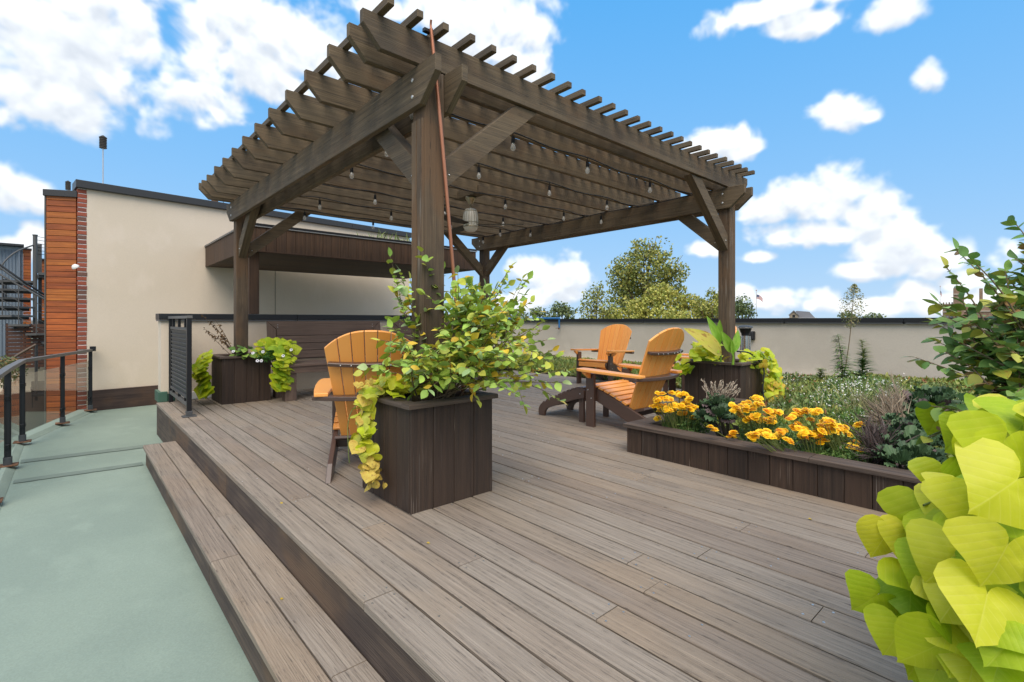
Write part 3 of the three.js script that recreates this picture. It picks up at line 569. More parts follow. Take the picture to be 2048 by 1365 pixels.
// benches against the low wall
function bench(label, x0, x1) {
  const t = thing('bench', label, 'bench', 'dark timber benches', [(x0 + x1) / 2, 0, -7.1]);
  const L = x1 - x0, zf = 0.42;
  for (let i = 0; i < 4; i++) part(t, 'seat_board', (() => { const g = board(0.135, 0.03, L - 0.28, 0.005); g.rotateY(Math.PI / 2); return g; })(), M.bench, [0, 0.475, zf - 0.07 - i * 0.14]);
  for (const s of [-1, 1]) part(t, 'seat_board', board(0.135, 0.03, 0.56, 0.005), M.bench, [s * (L / 2 - 0.069), 0.475, zf - 0.28]);
  part(t, 'apron', box(L - 0.06, 0.085, 0.025, 'x'), M.bench, [0, 0.40, zf - 0.035]);
  for (const s of [-1, 1]) part(t, 'apron', box(0.025, 0.085, 0.5, 'z'), M.bench, [s * (L / 2 - 0.04), 0.40, zf - 0.30]);
  for (const s of [-1, 1]) for (const z of [zf - 0.11, -0.08]) part(t, 'leg', box(0.145, 0.357, 0.13, 'y', 0.004), M.bench, [s * (L / 2 - 0.115), 0.1785, z]);
  const back = part(t, 'backrest', box(L - 0.04, 0.54, 0.012, 'x', 0.002), M.bench, [0, 0.76, -0.30], [-0.14, 0, 0]);
  for (let i = 0; i < 4; i++) part(back, 'back_board', box(L - 0.27, 0.104, 0.022, 'x'), [M.bench, tinted(M.bench, 0.92, 0.92, 0.92)][i % 2], [0, -0.205 + i * 0.108, 0.018]);
  const mitre = (s) => prism([[0, -0.26], [0.115, -0.26], [0.115, 0.16], [0, 0.275]], 0.022, 0.002);
  for (const s of [-1, 1]) { const g = mitre(); if (s > 0) g.rotateY(Math.PI); part(back, 'frame_stile', grain(g, 'y'), M.bench, [s * (L / 2 - 0.01), 0, 0.018]); }
  part(back, 'frame_rail', grain(prism([[-L / 2 + 0.012, 0.276], [L / 2 - 0.012, 0.276], [L / 2 - 0.13, 0.165], [-L / 2 + 0.13, 0.165]].reverse(), 0.022, 0.002), 'x'), M.bench, [0, 0, 0.018]);
  for (const s of [-1, 1]) for (const k of [0.19, 0.225]) part(back, 'screw', new THREE.SphereGeometry(0.006, 8, 6), M.screw, [s * (L / 2 - 0.15), k, 0.03]);
  return t;
}
bench('long dark timber bench against the low wall behind the orange chair', 2.03, 3.76);
bench('dark timber bench behind the near shrub, beside the rear post', 3.95, 5.5);

// adirondack chair, front towards +z, in its own axes
function makeChair() {
  const t = new THREE.Group(), O = () => M.orangeSet[Math.floor(rnd() * 3)];
  const mirror = (s) => s;
  for (const s of [-1, 1]) {
    const leg = part(t, 'front_leg', box(0.038, 0.525, 0.098, 'y', 0.004), M.poly, [s * 0.305, 0.2625, 0.335]);
    for (const [y, z] of [[0.10, 0.02], [0.02, -0.02]]) part(leg, 'screw', new THREE.SphereGeometry(0.0065, 8, 6), M.screw, [s * 0.0195, y, z]);
    // side stringer from the seat front down to the rear foot
    const sh = new THREE.Shape(); sh.moveTo(0.30, 0.385); sh.quadraticCurveTo(0.405, 0.40, 0.41, 0.33); sh.quadraticCurveTo(0.405, 0.285, 0.34, 0.265); sh.lineTo(0.27, 0.245); sh.lineTo(-0.30, 0.002); sh.lineTo(-0.50, 0.002); sh.lineTo(-0.40, 0.10); sh.lineTo(-0.10, 0.225); sh.quadraticCurveTo(0.08, 0.30, 0.30, 0.385);
    const g = new THREE.ExtrudeGeometry(sh, { depth: 0.028, bevelEnabled: true, bevelSize: 0.003, bevelThickness: 0.003, bevelOffset: -0.003, bevelSegments: 1, curveSegments: 8 }); g.translate(0, 0, -0.014); g.rotateY(-Math.PI / 2);
    part(t, 'side_rail', grain(g, 'z'), M.poly, [s * 0.262, 0, 0]);
    // arm: a paddle, broad in front
    const a = new THREE.Shape(); const k = (x) => x * s;
    a.moveTo(k(-0.055), -0.30); a.lineTo(k(0.035), -0.30); a.bezierCurveTo(k(0.075), -0.05, k(0.085), 0.15, k(0.085), 0.30); a.quadraticCurveTo(k(0.082), 0.40, k(0.055), 0.41); a.lineTo(k(-0.045), 0.41); a.quadraticCurveTo(k(-0.07), 0.40, k(-0.07), 0.33); a.bezierCurveTo(k(-0.065), 0.15, k(-0.05), -0.05, k(-0.055), -0.30);
    const ag = new THREE.ExtrudeGeometry(a, { depth: 0.016, bevelEnabled: true, bevelSize: 0.005, bevelThickness: 0.005, bevelOffset: -0.005, bevelSegments: 2, curveSegments: 8 }); ag.rotateX(Math.PI / 2); ag.translate(0, 0.021, 0);
    const arm = part(t, 'armrest', grain(ag, 'z'), O(), [s * 0.345, 0.535, 0.03]); arm.rotation.x = -0.035;
    const br = grain(prism([[0, 0], [0.085, 0], [0.078, -0.02], [0.03, -0.055], [0, -0.06]], 0.028, 0.003), 'y'); if (s < 0) br.rotateY(Math.PI);
    part(arm, 'arm_bracket', br, O(), [-s * 0.02, -0.008, 0.30]);
    const br2 = grain(prism([[0, 0], [0.06, 0], [0.05, -0.025], [0.0, -0.05]], 0.028, 0.003), 'y'); br2.rotateY(-Math.PI / 2);
    part(arm, 'arm_bracket', br2, O(), [-s * 0.04, -0.008, 0.354]);
  }
  part(t, 'front_apron', box(0.5, 0.075, 0.02, 'x', 0.003), O(), [0, 0.335, 0.408], [-0.15, 0, 0]);
  // seat slats follow the rails
  const seat = (z) => { const u = clamp((z + 0.1) / 0.4); return 0.232 + 0.16 * u + 0.012 * Math.sin(u * Math.PI); };
  for (let i = 0; i < 7; i++) { const z = 0.372 - i * 0.068, dz = (seat(z + 0.03) - seat(z - 0.03)) / 0.06; part(t, 'seat_slat', box(0.56, 0.02, 0.058, 'x', 0.004), O(), [0, seat(z) + 0.008, z], [i === 0 ? 0.25 : -Math.atan(dz), 0, 0]); }
  // fan back: seven slats under one arch
  const back = new THREE.Group(); const REC = -0.41;
  const top = (x) => 0.835 - 0.145 * Math.pow(Math.abs(x) / 0.31, 2.4);
  for (let i = -3; i <= 3; i++) {
    const b0 = i * 0.064, t0 = i * 0.0885, wb = 0.0295, wt = 0.0415, sh = new THREE.Shape();
    sh.moveTo(b0 - wb, -0.03); sh.lineTo(b0 + wb, -0.03);
    const xr = t0 + wt, xl = t0 - wt; sh.lineTo(xr, top(xr)); for (let q = 1; q < 6; q++) { const x = lerp(xr, xl, q / 6); sh.lineTo(x, top(x)); } sh.lineTo(xl, top(xl));
    const g = new THREE.ExtrudeGeometry(sh, { depth: 0.014, bevelEnabled: true, bevelSize: 0.003, bevelThickness: 0.003, bevelOffset: -0.003, bevelSegments: 1 });
    g.translate(0, 0, -0.007); const p = g.attributes.position; for (let k = 0; k < p.count; k++) { const x = p.getX(k); p.setZ(k, p.getZ(k) + 0.36 * x * x); } g.computeVertexNormals();
    const m = part(t, 'back_slat', grain(g, 'y'), O(), [0, 0.215, -0.075]); m.rotation.x = REC;
  }
  const crescent = (w, out, inn, th) => { const n = 12, P = []; for (let i = 0; i <= n; i++) { const x = lerp(-w, w, i / n); P.push([x, -out * (1 - (x / w) ** 2) - 0.012]); } for (let i = n; i >= 0; i--) { const x = lerp(-w, w, i / n); P.push([x, inn * (x / 0.3) ** 2]); } const g = prism(P.map(([x, z]) => [x, -z]).reverse(), th, 0.004); g.rotateX(-Math.PI / 2); return grain(g, 'x'); };
  const on = (s) => [0, 0.215 + Math.cos(REC) * s, -0.075 + Math.sin(REC) * s - 0.012];
  const b1 = part(t, 'arm_brace', crescent(0.40, 0.105, 0.03, 0.03), M.polyDark, on(0.335)); b1.position.y = 0.512;
  const b2 = part(t, 'back_brace', crescent(0.285, 0.035, 0.034, 0.026), M.polyDark, on(0.585)); b2.rotation.x = -0.25;
  for (const x of [-0.2, -0.13, -0.06, 0.06, 0.13, 0.2]) part(b2, 'screw', new THREE.SphereGeometry(0.0055, 8, 6), M.screw, [x, 0, -0.012 - 0.035 * (1 - (x / 0.285) ** 2)]);
  part(t, 'rear_plate', box(0.50, 0.024, 0.15, 'x', 0.005), M.polyDark, [0, 0.215, -0.165], [0.28, 0, 0]);
  part(t, 'back_strut', box(0.5, 0.07, 0.025, 'x', 0.004), M.polyDark, [0, 0.17, -0.09]);
  return t;
}
const chairMaster = makeChair();
function chair(label, x, z, fx, fz) {
  const c = chairMaster.clone(); c.name = numbered('adirondack_chair'); c.userData = { label, category: 'chair', group: 'orange chairs on the deck' };
  c.position.set(x, 0, z); c.rotation.y = Math.atan2(fx, fz); scene.add(c); shade(c); return c;
}
const CA = chair('orange slatted chair seen from behind, next to the near planter', 1.70, -3.47, 0.47, -0.88);
const CC = chair('orange chair seen from the side beside the planting bed, with footrest in front', 4.155, -2.80, -0.02, -1);
const CB = chair('orange chair farthest back, facing the deck near the parapet wall', 6.68, -5.12, -1, 0.08);
const CD = chair('orange chair mostly hidden behind the right planter box', 6.55, -3.35, -0.72, -0.69);

// footrests
function makeFootrest() {
  const t = new THREE.Group();
  for (const s of [-1, 1]) {
    const sh = new THREE.Shape(); sh.moveTo(0.0, 0.335); sh.lineTo(0.0, 0.255); sh.lineTo(0.10, 0.235); sh.lineTo(0.50, 0.095); sh.quadraticCurveTo(0.55, 0.07, 0.555, 0.002); sh.lineTo(0.635, 0.002); sh.quadraticCurveTo(0.66, 0.09, 0.59, 0.135); sh.bezierCurveTo(0.4, 0.235, 0.15, 0.33, 0.06, 0.348); sh.quadraticCurveTo(0.01, 0.352, 0, 0.335);
    const g = new THREE.ExtrudeGeometry(sh, { depth: 0.028, bevelEnabled: true, bevelSize: 0.003, bevelThickness: 0.003, bevelOffset: -0.003, bevelSegments: 1, curveSegments: 8 }); g.translate(0, 0, -0.014); g.rotateY(-Math.PI / 2);
    const rail = part(t, 'side_rail', grain(g, 'z'), M.poly, [s * 0.235, 0, 0]);
    part(rail, 'screw', new THREE.SphereGeometry(0.0065, 8, 6), M.screw, [s * 0.016, 0.295, 0.05]);
    part(t, 'leg', box(0.03, 0.265, 0.062, 'y', 0.003), M.poly, [s * 0.205, 0.1325, 0.06]);
  }
  const P = [[0.03, 0.353], [0.09, 0.348], [0.15, 0.331], [0.21, 0.308], [0.27, 0.283], [0.33, 0.257], [0.39, 0.229], [0.45, 0.203], [0.51, 0.175], [0.57, 0.14], [0.612, 0.09]];
  P.forEach(([z, y], i) => { const q = P[Math.min(i + 1, P.length - 1)], o = P[Math.max(i - 1, 0)]; part(t, 'slat', box(0.5, 0.016, 0.05, 'x', 0.004), M.poly, [0, y + 0.004, z], [-Math.atan2(q[1] - o[1], q[0] - o[0]), 0, 0]); });
  part(t, 'cross_bar', box(0.44, 0.06, 0.02, 'x', 0.003), M.polyDark, [0, 0.24, 0.06]);
  return t;
}
const footMaster = makeFootrest();
function footrest(label, x, z, fx, fz) { const c = footMaster.clone(); c.name = numbered('footrest'); c.userData = { label, category: 'footrest', group: 'brown footrests' }; c.position.set(x, 0, z); c.rotation.y = Math.atan2(fx, fz); scene.add(c); shade(c); }
footrest('brown slatted footrest sloping to the deck in front of the side-on orange chair', 4.15, -3.27, -0.02, -1);
footrest('brown footrest in front of the half hidden orange chair', 6.18, -3.70, -0.72, -0.69);

// ------------------------------------------------------------------ glass railing on the left
{
  const P = [[-0.47, -5.55], [-0.453, -6.84], [-0.414, -8.06], [-0.079, -9.16], [0.235, -10.19]];
  const t = thing('glass_railing', 'black metal railing with glass panels along the green floor edge', 'railing');
  P.forEach(([x, z], i) => {
    const po = part(t, 'post', box(0.048, 0.93, 0.048, 'y', 0.003), M.black, [x, 0.095, z]);
    part(po, 'base_plate', box(0.15, 0.012, 0.13, 'x', 0.003), M.rust, [0, -0.452, 0]);
    part(po, 'collar', box(0.062, 0.075, 0.062, 'y', 0.003), plain(0.06, 0.065, 0.07, 0.5, 0.3), [0, -0.41, 0]);
  });
  for (let i = 0; i + 1 < P.length; i++) {
    const [a, b] = [P[i], P[i + 1]], dx = b[0] - a[0], dz = b[1] - a[1], L = Math.hypot(dx, dz), turn = Math.atan2(dx, dz), mx = (a[0] + b[0]) / 2, mz = (a[1] + b[1]) / 2;
    part(t, 'handrail', box(0.062, 0.036, L + 0.02, 'z', 0.006), M.rail, [mx, 0.578 + i * 0.0004, mz], [0, turn, 0]);
    const g = part(t, 'glass_panel', new THREE.PlaneGeometry(L - 0.09, 0.69), M.glass, [mx, 0.075, mz], [0, turn + Math.PI / 2, 0]);
    for (const s of [-1, 1]) for (const y of [0.3, -0.17]) part(t, 'glass_clip', box(0.03, 0.04, 0.04, 'y', 0.003), M.black, [mx + s * dx / L * (L / 2 - 0.035), y, mz + s * dz / L * (L / 2 - 0.035)], [0, turn, 0]);
  }
  part(t, 'end_block', box(0.075, 0.075, 0.07, 'y', 0.004), M.black, [0.265, 0.60, -10.24]);
}
// flue pipe, wall outlet, blue water pipe
{
  const t = thing('flue_pipe', 'shiny steel flue pipe with black cap behind the right planter', 'pipe', null, [7.6, 0, -3.215]);
  const st = plain(0.62, 0.62, 0.63, 0.22, 1);
  part(t, 'pipe', new THREE.CylinderGeometry(0.05, 0.05, 0.8, 24), st, [0, 0.42, 0]);
  for (const s of [-1, 1]) part(t, 'side_pipe', new THREE.CylinderGeometry(0.018, 0.018, 0.78, 12), st, [s * 0.05, 0.42, s * 0.04]);
  part(t, 'cap_base', new THREE.CylinderGeometry(0.06, 0.056, 0.045, 24), M.black, [0, 0.84, 0]);
  part(t, 'cap_body', new THREE.CylinderGeometry(0.092, 0.065, 0.07, 24), M.black, [0, 0.895, 0]);
  part(t, 'cap_top', new THREE.LatheGeometry([[0.104, 0.938], [0.104, 0.95], [0.06, 0.97], [0.0, 0.975]].map((q) => new THREE.Vector2(...q)), 24), plain(0.05, 0.052, 0.055, 0.4, 0.4));
  const o = thing('outlet_box', 'black weatherproof outlet box on the parapet wall', 'outlet', null, [9.96, 0.75, -4.10]);
  part(o, 'box', new RoundedBoxGeometry(0.09, 0.17, 0.13, 3, 0.015), M.black, [0, 0, 0]);
  part(o, 'cover', new RoundedBoxGeometry(0.03, 0.14, 0.1, 3, 0.01), plain(0.03, 0.03, 0.033, 0.3), [-0.05, 0, 0]);
  const b = thing('water_pipe', 'blue water pipe with tap lying along the parapet top', 'pipe');
  part(b, 'pipe', tube([[9.93, 1.10, -12.4], [9.93, 1.10, -11], [9.93, 1.10, -9.20]], 0.028, 20, 12), M.blue);
  part(b, 'elbow', new THREE.SphereGeometry(0.036, 12, 8), M.blue, [9.93, 1.10, -9.18]);
  part(b, 'drop_pipe', new THREE.CylinderGeometry(0.023, 0.023, 0.26, 12), M.blue, [9.93, 0.975, -9.18]);
  const tp = part(b, 'tap', new THREE.CylinderGeometry(0.017, 0.017, 0.05, 10), M.rust, [9.92, 0.825, -9.18]);
  part(tp, 'tap_handle', box(0.015, 0.012, 0.1, 'z', 0.002), M.rust, [-0.03, 0.01, -0.045]);
}

// ================================================================== PLANTS
// ---- leaf shapes: base at the origin, tip towards +z, face up (+y), unit length
function strapLeaf(width, rows = 6, fold = 0.25, droop = 0.25, belly = 0.45, wave = 0) {
  const P = [], U = [], I = [];
  for (let i = 0; i <= rows; i++) {
    const t = i / rows, w = width * Math.pow(Math.sin(Math.PI * Math.pow(t * 0.98 + 0.01, belly > 0.5 ? 1.35 : 0.8)), 0.85);
    const y = -droop * t * t, s = wave * Math.sin(t * 14);
    P.push(-w, y + fold * w + s * w, t, 0, y, t, w, y + fold * w - s * w, t); U.push(0.5 - w / width / 2, t, 0.5, t, 0.5 + w / width / 2, t);
    if (i < rows) { const a = i * 3; I.push(a, a + 3, a + 1, a + 1, a + 3, a + 4, a + 1, a + 4, a + 2, a + 2, a + 4, a + 5); }
  }
  const g = new THREE.BufferGeometry(); g.setAttribute('position', new THREE.Float32BufferAttribute(P, 3)); g.setAttribute('uv', new THREE.Float32BufferAttribute(U, 2)); g.setIndex(I); g.computeVertexNormals(); return g;
}
function heartLeaf(seed, seg = 30, lobed = 0.3) {
  const r = rng(seed), P = [], U = [], I = [], ph = r() * 6, curl = rr(0.05, 0.3, r), asym = rr(-0.12, 0.12, r), cup = rr(-0.12, 0.28, r);
  const put = (x, z) => { const rad = Math.hypot(x, z - 0.3), an = Math.atan2(x, z - 0.3); P.push(x, -curl * (z > 0 ? z * z : z * z * 2) + cup * Math.abs(x) * 0.9 - 0.3 * x * x + Math.sin(an * 3 + ph) * 0.06 * rad * rad * 2 + Math.sin(an * 7 + ph * 2) * 0.022 * rad, z); U.push(x / 1.8 + 0.5, (z + 0.35) / 1.4); };
  put(0, 0.22);
  for (let k = 1; k <= 3; k++) for (let i = 0; i < seg; i++) {
    const t = i / seg * Math.PI * 2, sh = Math.pow(Math.sin(t), 3);
    let x = 0.74 * sh, z = (5 - (13 * Math.cos(t) - 5 * Math.cos(2 * t) - 2 * Math.cos(3 * t) - Math.cos(4 * t))) / 22; if (z > 0.72) z = 0.72 + (z - 0.72) * 0.62;
    const sharp = lobed * Math.pow(Math.abs(Math.sin(t)), 14); x *= 1 + sharp * 0.5; z += sharp * 0.10; x += asym * z * 0.4;
    const q = k / 3; put(x * q, 0.22 + (z - 0.22) * q);
  }
  for (let i = 0; i < seg; i++) { const j = (i + 1) % seg; I.push(0, 1 + j, 1 + i); for (let k = 0; k < 2; k++) { const a = 1 + k * seg + i, b = 1 + k * seg + j; I.push(a, b, a + seg, b, b + seg, a + seg); } }
  const g = new THREE.BufferGeometry(); g.setAttribute('position', new THREE.Float32BufferAttribute(P, 3)); g.setAttribute('uv', new THREE.Float32BufferAttribute(U, 2)); g.setIndex(I); g.computeVertexNormals(); return g;
}
const HEARTS = [1, 2, 3, 4, 5, 6, 7, 8].map((s) => heartLeaf(s * 31, 30, s % 4 === 0 ? 0.4 : 0.12));
const OVATE = [strapLeaf(0.36, 5, 0.3, 0.15), strapLeaf(0.40, 5, 0.1, 0.3), strapLeaf(0.33, 5, 0.45, -0.1), strapLeaf(0.37, 5, -0.15, 0.25)];
const SLIM = strapLeaf(0.11, 4, 0.3, 0.4), BLADE = strapLeaf(0.02, 5, 0.4, 0.5, 0.3), SMALL = strapLeaf(0.36, 2, 0.3, 0.2);
// leaf surface: veins on a slightly patchy blade
function leafMat(c0, c1, vein, seed, edge = null, trans = 0.4, rough = 0.5) {
  const map = tex(256, 256, (u, v) => {
    const x = Math.abs(u - 0.5) * 1.8, z = v * 1.4 - 0.35;
    let c = mix3(c0, c1, sstep(0.3, 0.7, pfbm(u, v, 4, 4, 4, seed)));
    let k = Math.exp(-((x / 0.012) ** 2)); const s = (z - x * 0.75) / 0.17; const d = Math.abs(s - Math.round(s)) * 0.17; k = Math.max(k, Math.exp(-((d / 0.009) ** 2)) * sstep(0.0, 0.05, x) * 0.75);
    k = Math.max(k, 0.25 * sstep(0.62, 0.8, pfbm(u, v, 22, 22, 2, seed + 5)));
    c = mix3(c, vein, k * 0.5);
    if (edge) c = mix3(c, edge, sstep(0.62, 0.8, pfbm(u, v, 7, 7, 3, seed + 9)) * 0.6);
    return c;
  });
  const b = tex(128, 128, (u, v) => { const x = Math.abs(u - 0.5) * 1.8, z = v * 1.4 - 0.35, s = (z - x * 0.75) / 0.17, d = Math.abs(s - Math.round(s)); const h = 255 * clamp(0.35 + 0.6 * Math.sqrt(d * 2) - 0.3 * Math.exp(-((x / 0.02) ** 2))); return [h, h, h]; }, false);
  return new THREE.MeshPhysicalMaterial({ map, bumpMap: b, bumpScale: 0.0006, roughness: rough, transmission: trans, thickness: 0, side: THREE.DoubleSide, specularIntensity: 0.5 });
}
const LIME = [leafMat([188, 204, 30], [196, 209, 38], [214, 222, 90], 201), leafMat([164, 190, 28], [176, 198, 34], [202, 214, 84], 202), leafMat([210, 212, 46], [218, 217, 62], [230, 226, 118], 203), leafMat([136, 170, 28], [150, 182, 32], [186, 206, 84], 204)];
const GREENLEAF = [leafMat([122, 158, 64], [144, 176, 78], [170, 194, 116], 211, null, 0.2, 0.4), leafMat([152, 184, 72], [172, 196, 86], [196, 212, 124], 212, null, 0.25, 0.4), leafMat([178, 190, 68], [200, 202, 78], [214, 214, 120], 213, null, 0.3, 0.45), leafMat([206, 168, 42], [214, 190, 70], [226, 206, 120], 214, [180, 110, 40], 0.3, 0.5), leafMat([132, 160, 92], [160, 182, 124], [190, 206, 160], 215, null, 0.2, 0.35)];
const ROSELEAF = [leafMat([92, 130, 62], [112, 148, 72], [146, 176, 110], 221, null, 0.38, 0.4), leafMat([120, 156, 66], [142, 172, 76], [172, 194, 114], 222, null, 0.38, 0.4), leafMat([150, 164, 56], [172, 164, 62], [192, 188, 104], 223, [150, 86, 46], 0.25, 0.45), leafMat([96, 110, 60], [128, 96, 62], [150, 140, 96], 224, [128, 70, 50], 0.2, 0.45)];
const vcol = (rough = 0.65, trans = 0) => (trans ? new THREE.MeshPhysicalMaterial({ vertexColors: true, roughness: rough, transmission: trans, thickness: 0, side: THREE.DoubleSide }) : new THREE.MeshStandardMaterial({ vertexColors: true, roughness: rough, side: THREE.DoubleSide }));
M.foliage = vcol(0.6, 0.22); M.dry = vcol(0.85); M.petal = vcol(0.6, 0.15);
const BARK = mottled({ base: [98, 84, 66], alt: [76, 64, 50], alt2: [122, 108, 88], size: 0.3, f: 6, fine: 0.1, bump: 0.004, seed: 97, res: 256 });
const TWIG = plain(0.17, 0.12, 0.07, 0.8), STEM = plain(0.16, 0.2, 0.05, 0.7), REDSTEM = plain(0.10, 0.055, 0.035, 0.7);

const _x = V(), _y = V(), _z = V(), _m = new THREE.Matrix4();
function basis(tip, face) { _z.copy(tip).normalize(); _x.copy(face).cross(_z); if (_x.lengthSq() < 1e-6) _x.set(1, 0, 0); _x.normalize(); _y.copy(_z).cross(_x); return _m.makeBasis(_x, _y, _z); }
function leafMesh(parent, geo, mat, pos, tip, face, s, name = 'leaf') {
  const m = new THREE.Mesh(geo, mat); m.name = name; m.castShadow = m.receiveShadow = true; m.quaternion.setFromRotationMatrix(basis(tip, face)); m.position.copy(pos); m.scale.setScalar(s); parent.add(m); return m;
}
// many small pieces joined into one part: each with its own colour
class Mass {
  constructor() { this.p = []; this.n = []; this.c = []; }
  add(geo, pos, tip, face, s, col, sx = 1) {
    const g = geo.userData.flat ?? (geo.userData.flat = geo.index ? geo.toNonIndexed() : geo), P = g.attributes.position, N = g.attributes.normal;
    basis(tip, face); const e = _m.elements;
    for (let i = 0; i < P.count; i++) {
      const x = P.getX(i) * s * sx, y = P.getY(i) * s, z = P.getZ(i) * s, a = N.getX(i), b = N.getY(i), c = N.getZ(i);
      this.p.push(e[0] * x + e[4] * y + e[8] * z + pos.x, e[1] * x + e[5] * y + e[9] * z + pos.y, e[2] * x + e[6] * y + e[10] * z + pos.z);
      this.n.push(e[0] * a + e[4] * b + e[8] * c, e[1] * a + e[5] * b + e[9] * c, e[2] * a + e[6] * b + e[10] * c); this.c.push(...col);
    }
  }
  raw(geo, col) { const g = geo.index ? geo.toNonIndexed() : geo; this.p.push(...g.attributes.position.array); this.n.push(...g.attributes.normal.array); for (let i = 0; i < g.attributes.position.count; i++) this.c.push(...col); }
  build(parent, name, mat, stuff = true) {
    const g = new THREE.BufferGeometry(); g.setAttribute('position', new THREE.Float32BufferAttribute(this.p, 3)); g.setAttribute('normal', new THREE.Float32BufferAttribute(this.n, 3)); g.setAttribute('color', new THREE.Float32BufferAttribute(this.c, 3));
    const m = new THREE.Mesh(g, mat); m.name = name; m.castShadow = m.receiveShadow = true; if (stuff) m.userData.kind = 'stuff'; parent.add(m); return m;
  }
}
const dirOf = (r, up = 0) => { const a = r() * Math.PI * 2, z = r() * 2 - 1, q = Math.sqrt(1 - z * z); return V(Math.cos(a) * q, z + up, Math.sin(a) * q).normalize(); };
const vary = (c, r, k = 0.25) => { const f = 1 + (r() - 0.5) * 2 * k; return [c[0] * f * (1 + (r() - 0.5) * 0.16), c[1] * f, c[2] * f]; };

// ---- trailing lime vine: leaves hanging over a rim
function cascade(t, r, o, out, along, width, drop, n, size, mats = LIME, top = 0.12, bulge = 0.12) {
  for (let i = 0; i < n; i++) {
    const s = Math.pow(r(), 0.85), w = (r() - 0.5) * width * (1 - 0.35 * s), b = bulge * Math.sin(Math.min(1, s * 1.5 + 0.15) * Math.PI * 0.75) + rr(-0.03, 0.05, r);
    const p = o.clone().addScaledVector(along, w).addScaledVector(out, b).add(V(0, top * (1 - s * 4 > 0 ? 1 - s * 4 : 0) - s * drop, 0));
    const face = out.clone().multiplyScalar(0.35 + s * 0.7).add(V(0, 0.9 - s * 0.45, 0)).add(dirOf(r).multiplyScalar(0.42));
    const tip = out.clone().multiplyScalar(0.6).add(V(0, -0.35 - s * 0.6, 0)).addScaledVector(along, rr(-0.7, 0.7, r));
    leafMesh(t, HEARTS[Math.floor(r() * 8)], mats[Math.floor(Math.pow(r(), 1.4) * mats.length)], p, tip, face, size * rr(0.65, 1.15, r));
  }
}
// ---- woody shrub: stems with leaves set along them
function shrub(t, r, base, ends, { leaf = 0.045, step = 0.035, mats, weights, merged, parts = 260, rad = 0.006, droop = 0.05, from = 0.35, geos = OVATE, twigs = 2 }) {
  const leaves = [], stems = [];
  for (const e of ends) {
    const b = base.clone().add(V(rr(-0.12, 0.12, r), 0, rr(-0.12, 0.12, r)));
    const mid = b.clone().lerp(e, 0.5).add(V(rr(-0.06, 0.06, r), rr(0.0, 0.14, r), rr(-0.06, 0.06, r)));
    const c = new THREE.CatmullRomCurve3([b, mid, e]); stems.push(taper([b, mid, e], rad, rad * 0.3, 12, 5));
    const runs = [[c, from]];
    for (let k = 0; k < twigs; k++) { const q = c.getPointAt(rr(0.4, 0.85, r)), f = q.clone().add(c.getTangentAt(0.7).multiplyScalar(rr(0.05, 0.16, r))).add(dirOf(r, 0.3).multiplyScalar(rr(0.08, 0.2, r))); const m2 = q.clone().lerp(f, 0.5).add(V(0, 0.02, 0)); runs.push([new THREE.CatmullRomCurve3([q, m2, f]), 0.1]); stems.push(taper([q, m2, f], rad * 0.45, rad * 0.2, 6, 4)); }
    for (const [cv, f0] of runs) {
      const L = cv.getLength(); let side = 1;
      for (let s = L * f0; s < L; s += step * rr(0.6, 1.4, r)) {
        const u = Math.min(1, s / L), p = cv.getPointAt(u), tg = cv.getTangentAt(u); side = -side;
        const lat = tg.clone().cross(V(0, 1, 0)).normalize().multiplyScalar(side).add(dirOf(r).multiplyScalar(0.6));
        leaves.push([p, lat.add(tg.clone().multiplyScalar(0.5)).add(V(0, rr(-0.5, 0.3, r) - droop, 0)), V(0, 1, 0).add(dirOf(r).multiplyScalar(0.75)), leaf * rr(0.6, 1.25, r)]);
      }
      leaves.push([cv.getPointAt(1), cv.getTangentAt(1).add(dirOf(r).multiplyScalar(0.3)), dirOf(r, 0.8), leaf]);
    }
  }
  part(t, 'stems', join(stems), TWIG);
  const order = leaves.map((l, i) => i).sort((a, b) => leaves[b][3] - leaves[a][3]), mass = new Mass();
  const pick = () => { let x = r(), i = 0; while (i < weights.length - 1 && x > weights[i]) { x -= weights[i]; i++; } return i; };
  order.forEach((id, k) => { const [p, tip, face, s] = leaves[id], i = pick(); if (k < parts) leafMesh(t, geos[Math.floor(r() * geos.length)], mats[i], p, tip, face, s); else mass.add(geos[Math.floor(r() * geos.length)], p, tip, face, s, vary(merged[i], r, 0.2)); });
  if (mass.p.length) mass.build(t, 'foliage', M.foliage);
}
const lin = (r, g, b) => new THREE.Color(r / 255, g / 255, b / 255).convertSRGBToLinear().toArray();
const GREENLIN = [lin(138, 172, 74), lin(166, 196, 86), lin(188, 194, 72), lin(222, 188, 54), lin(166, 190, 128)];

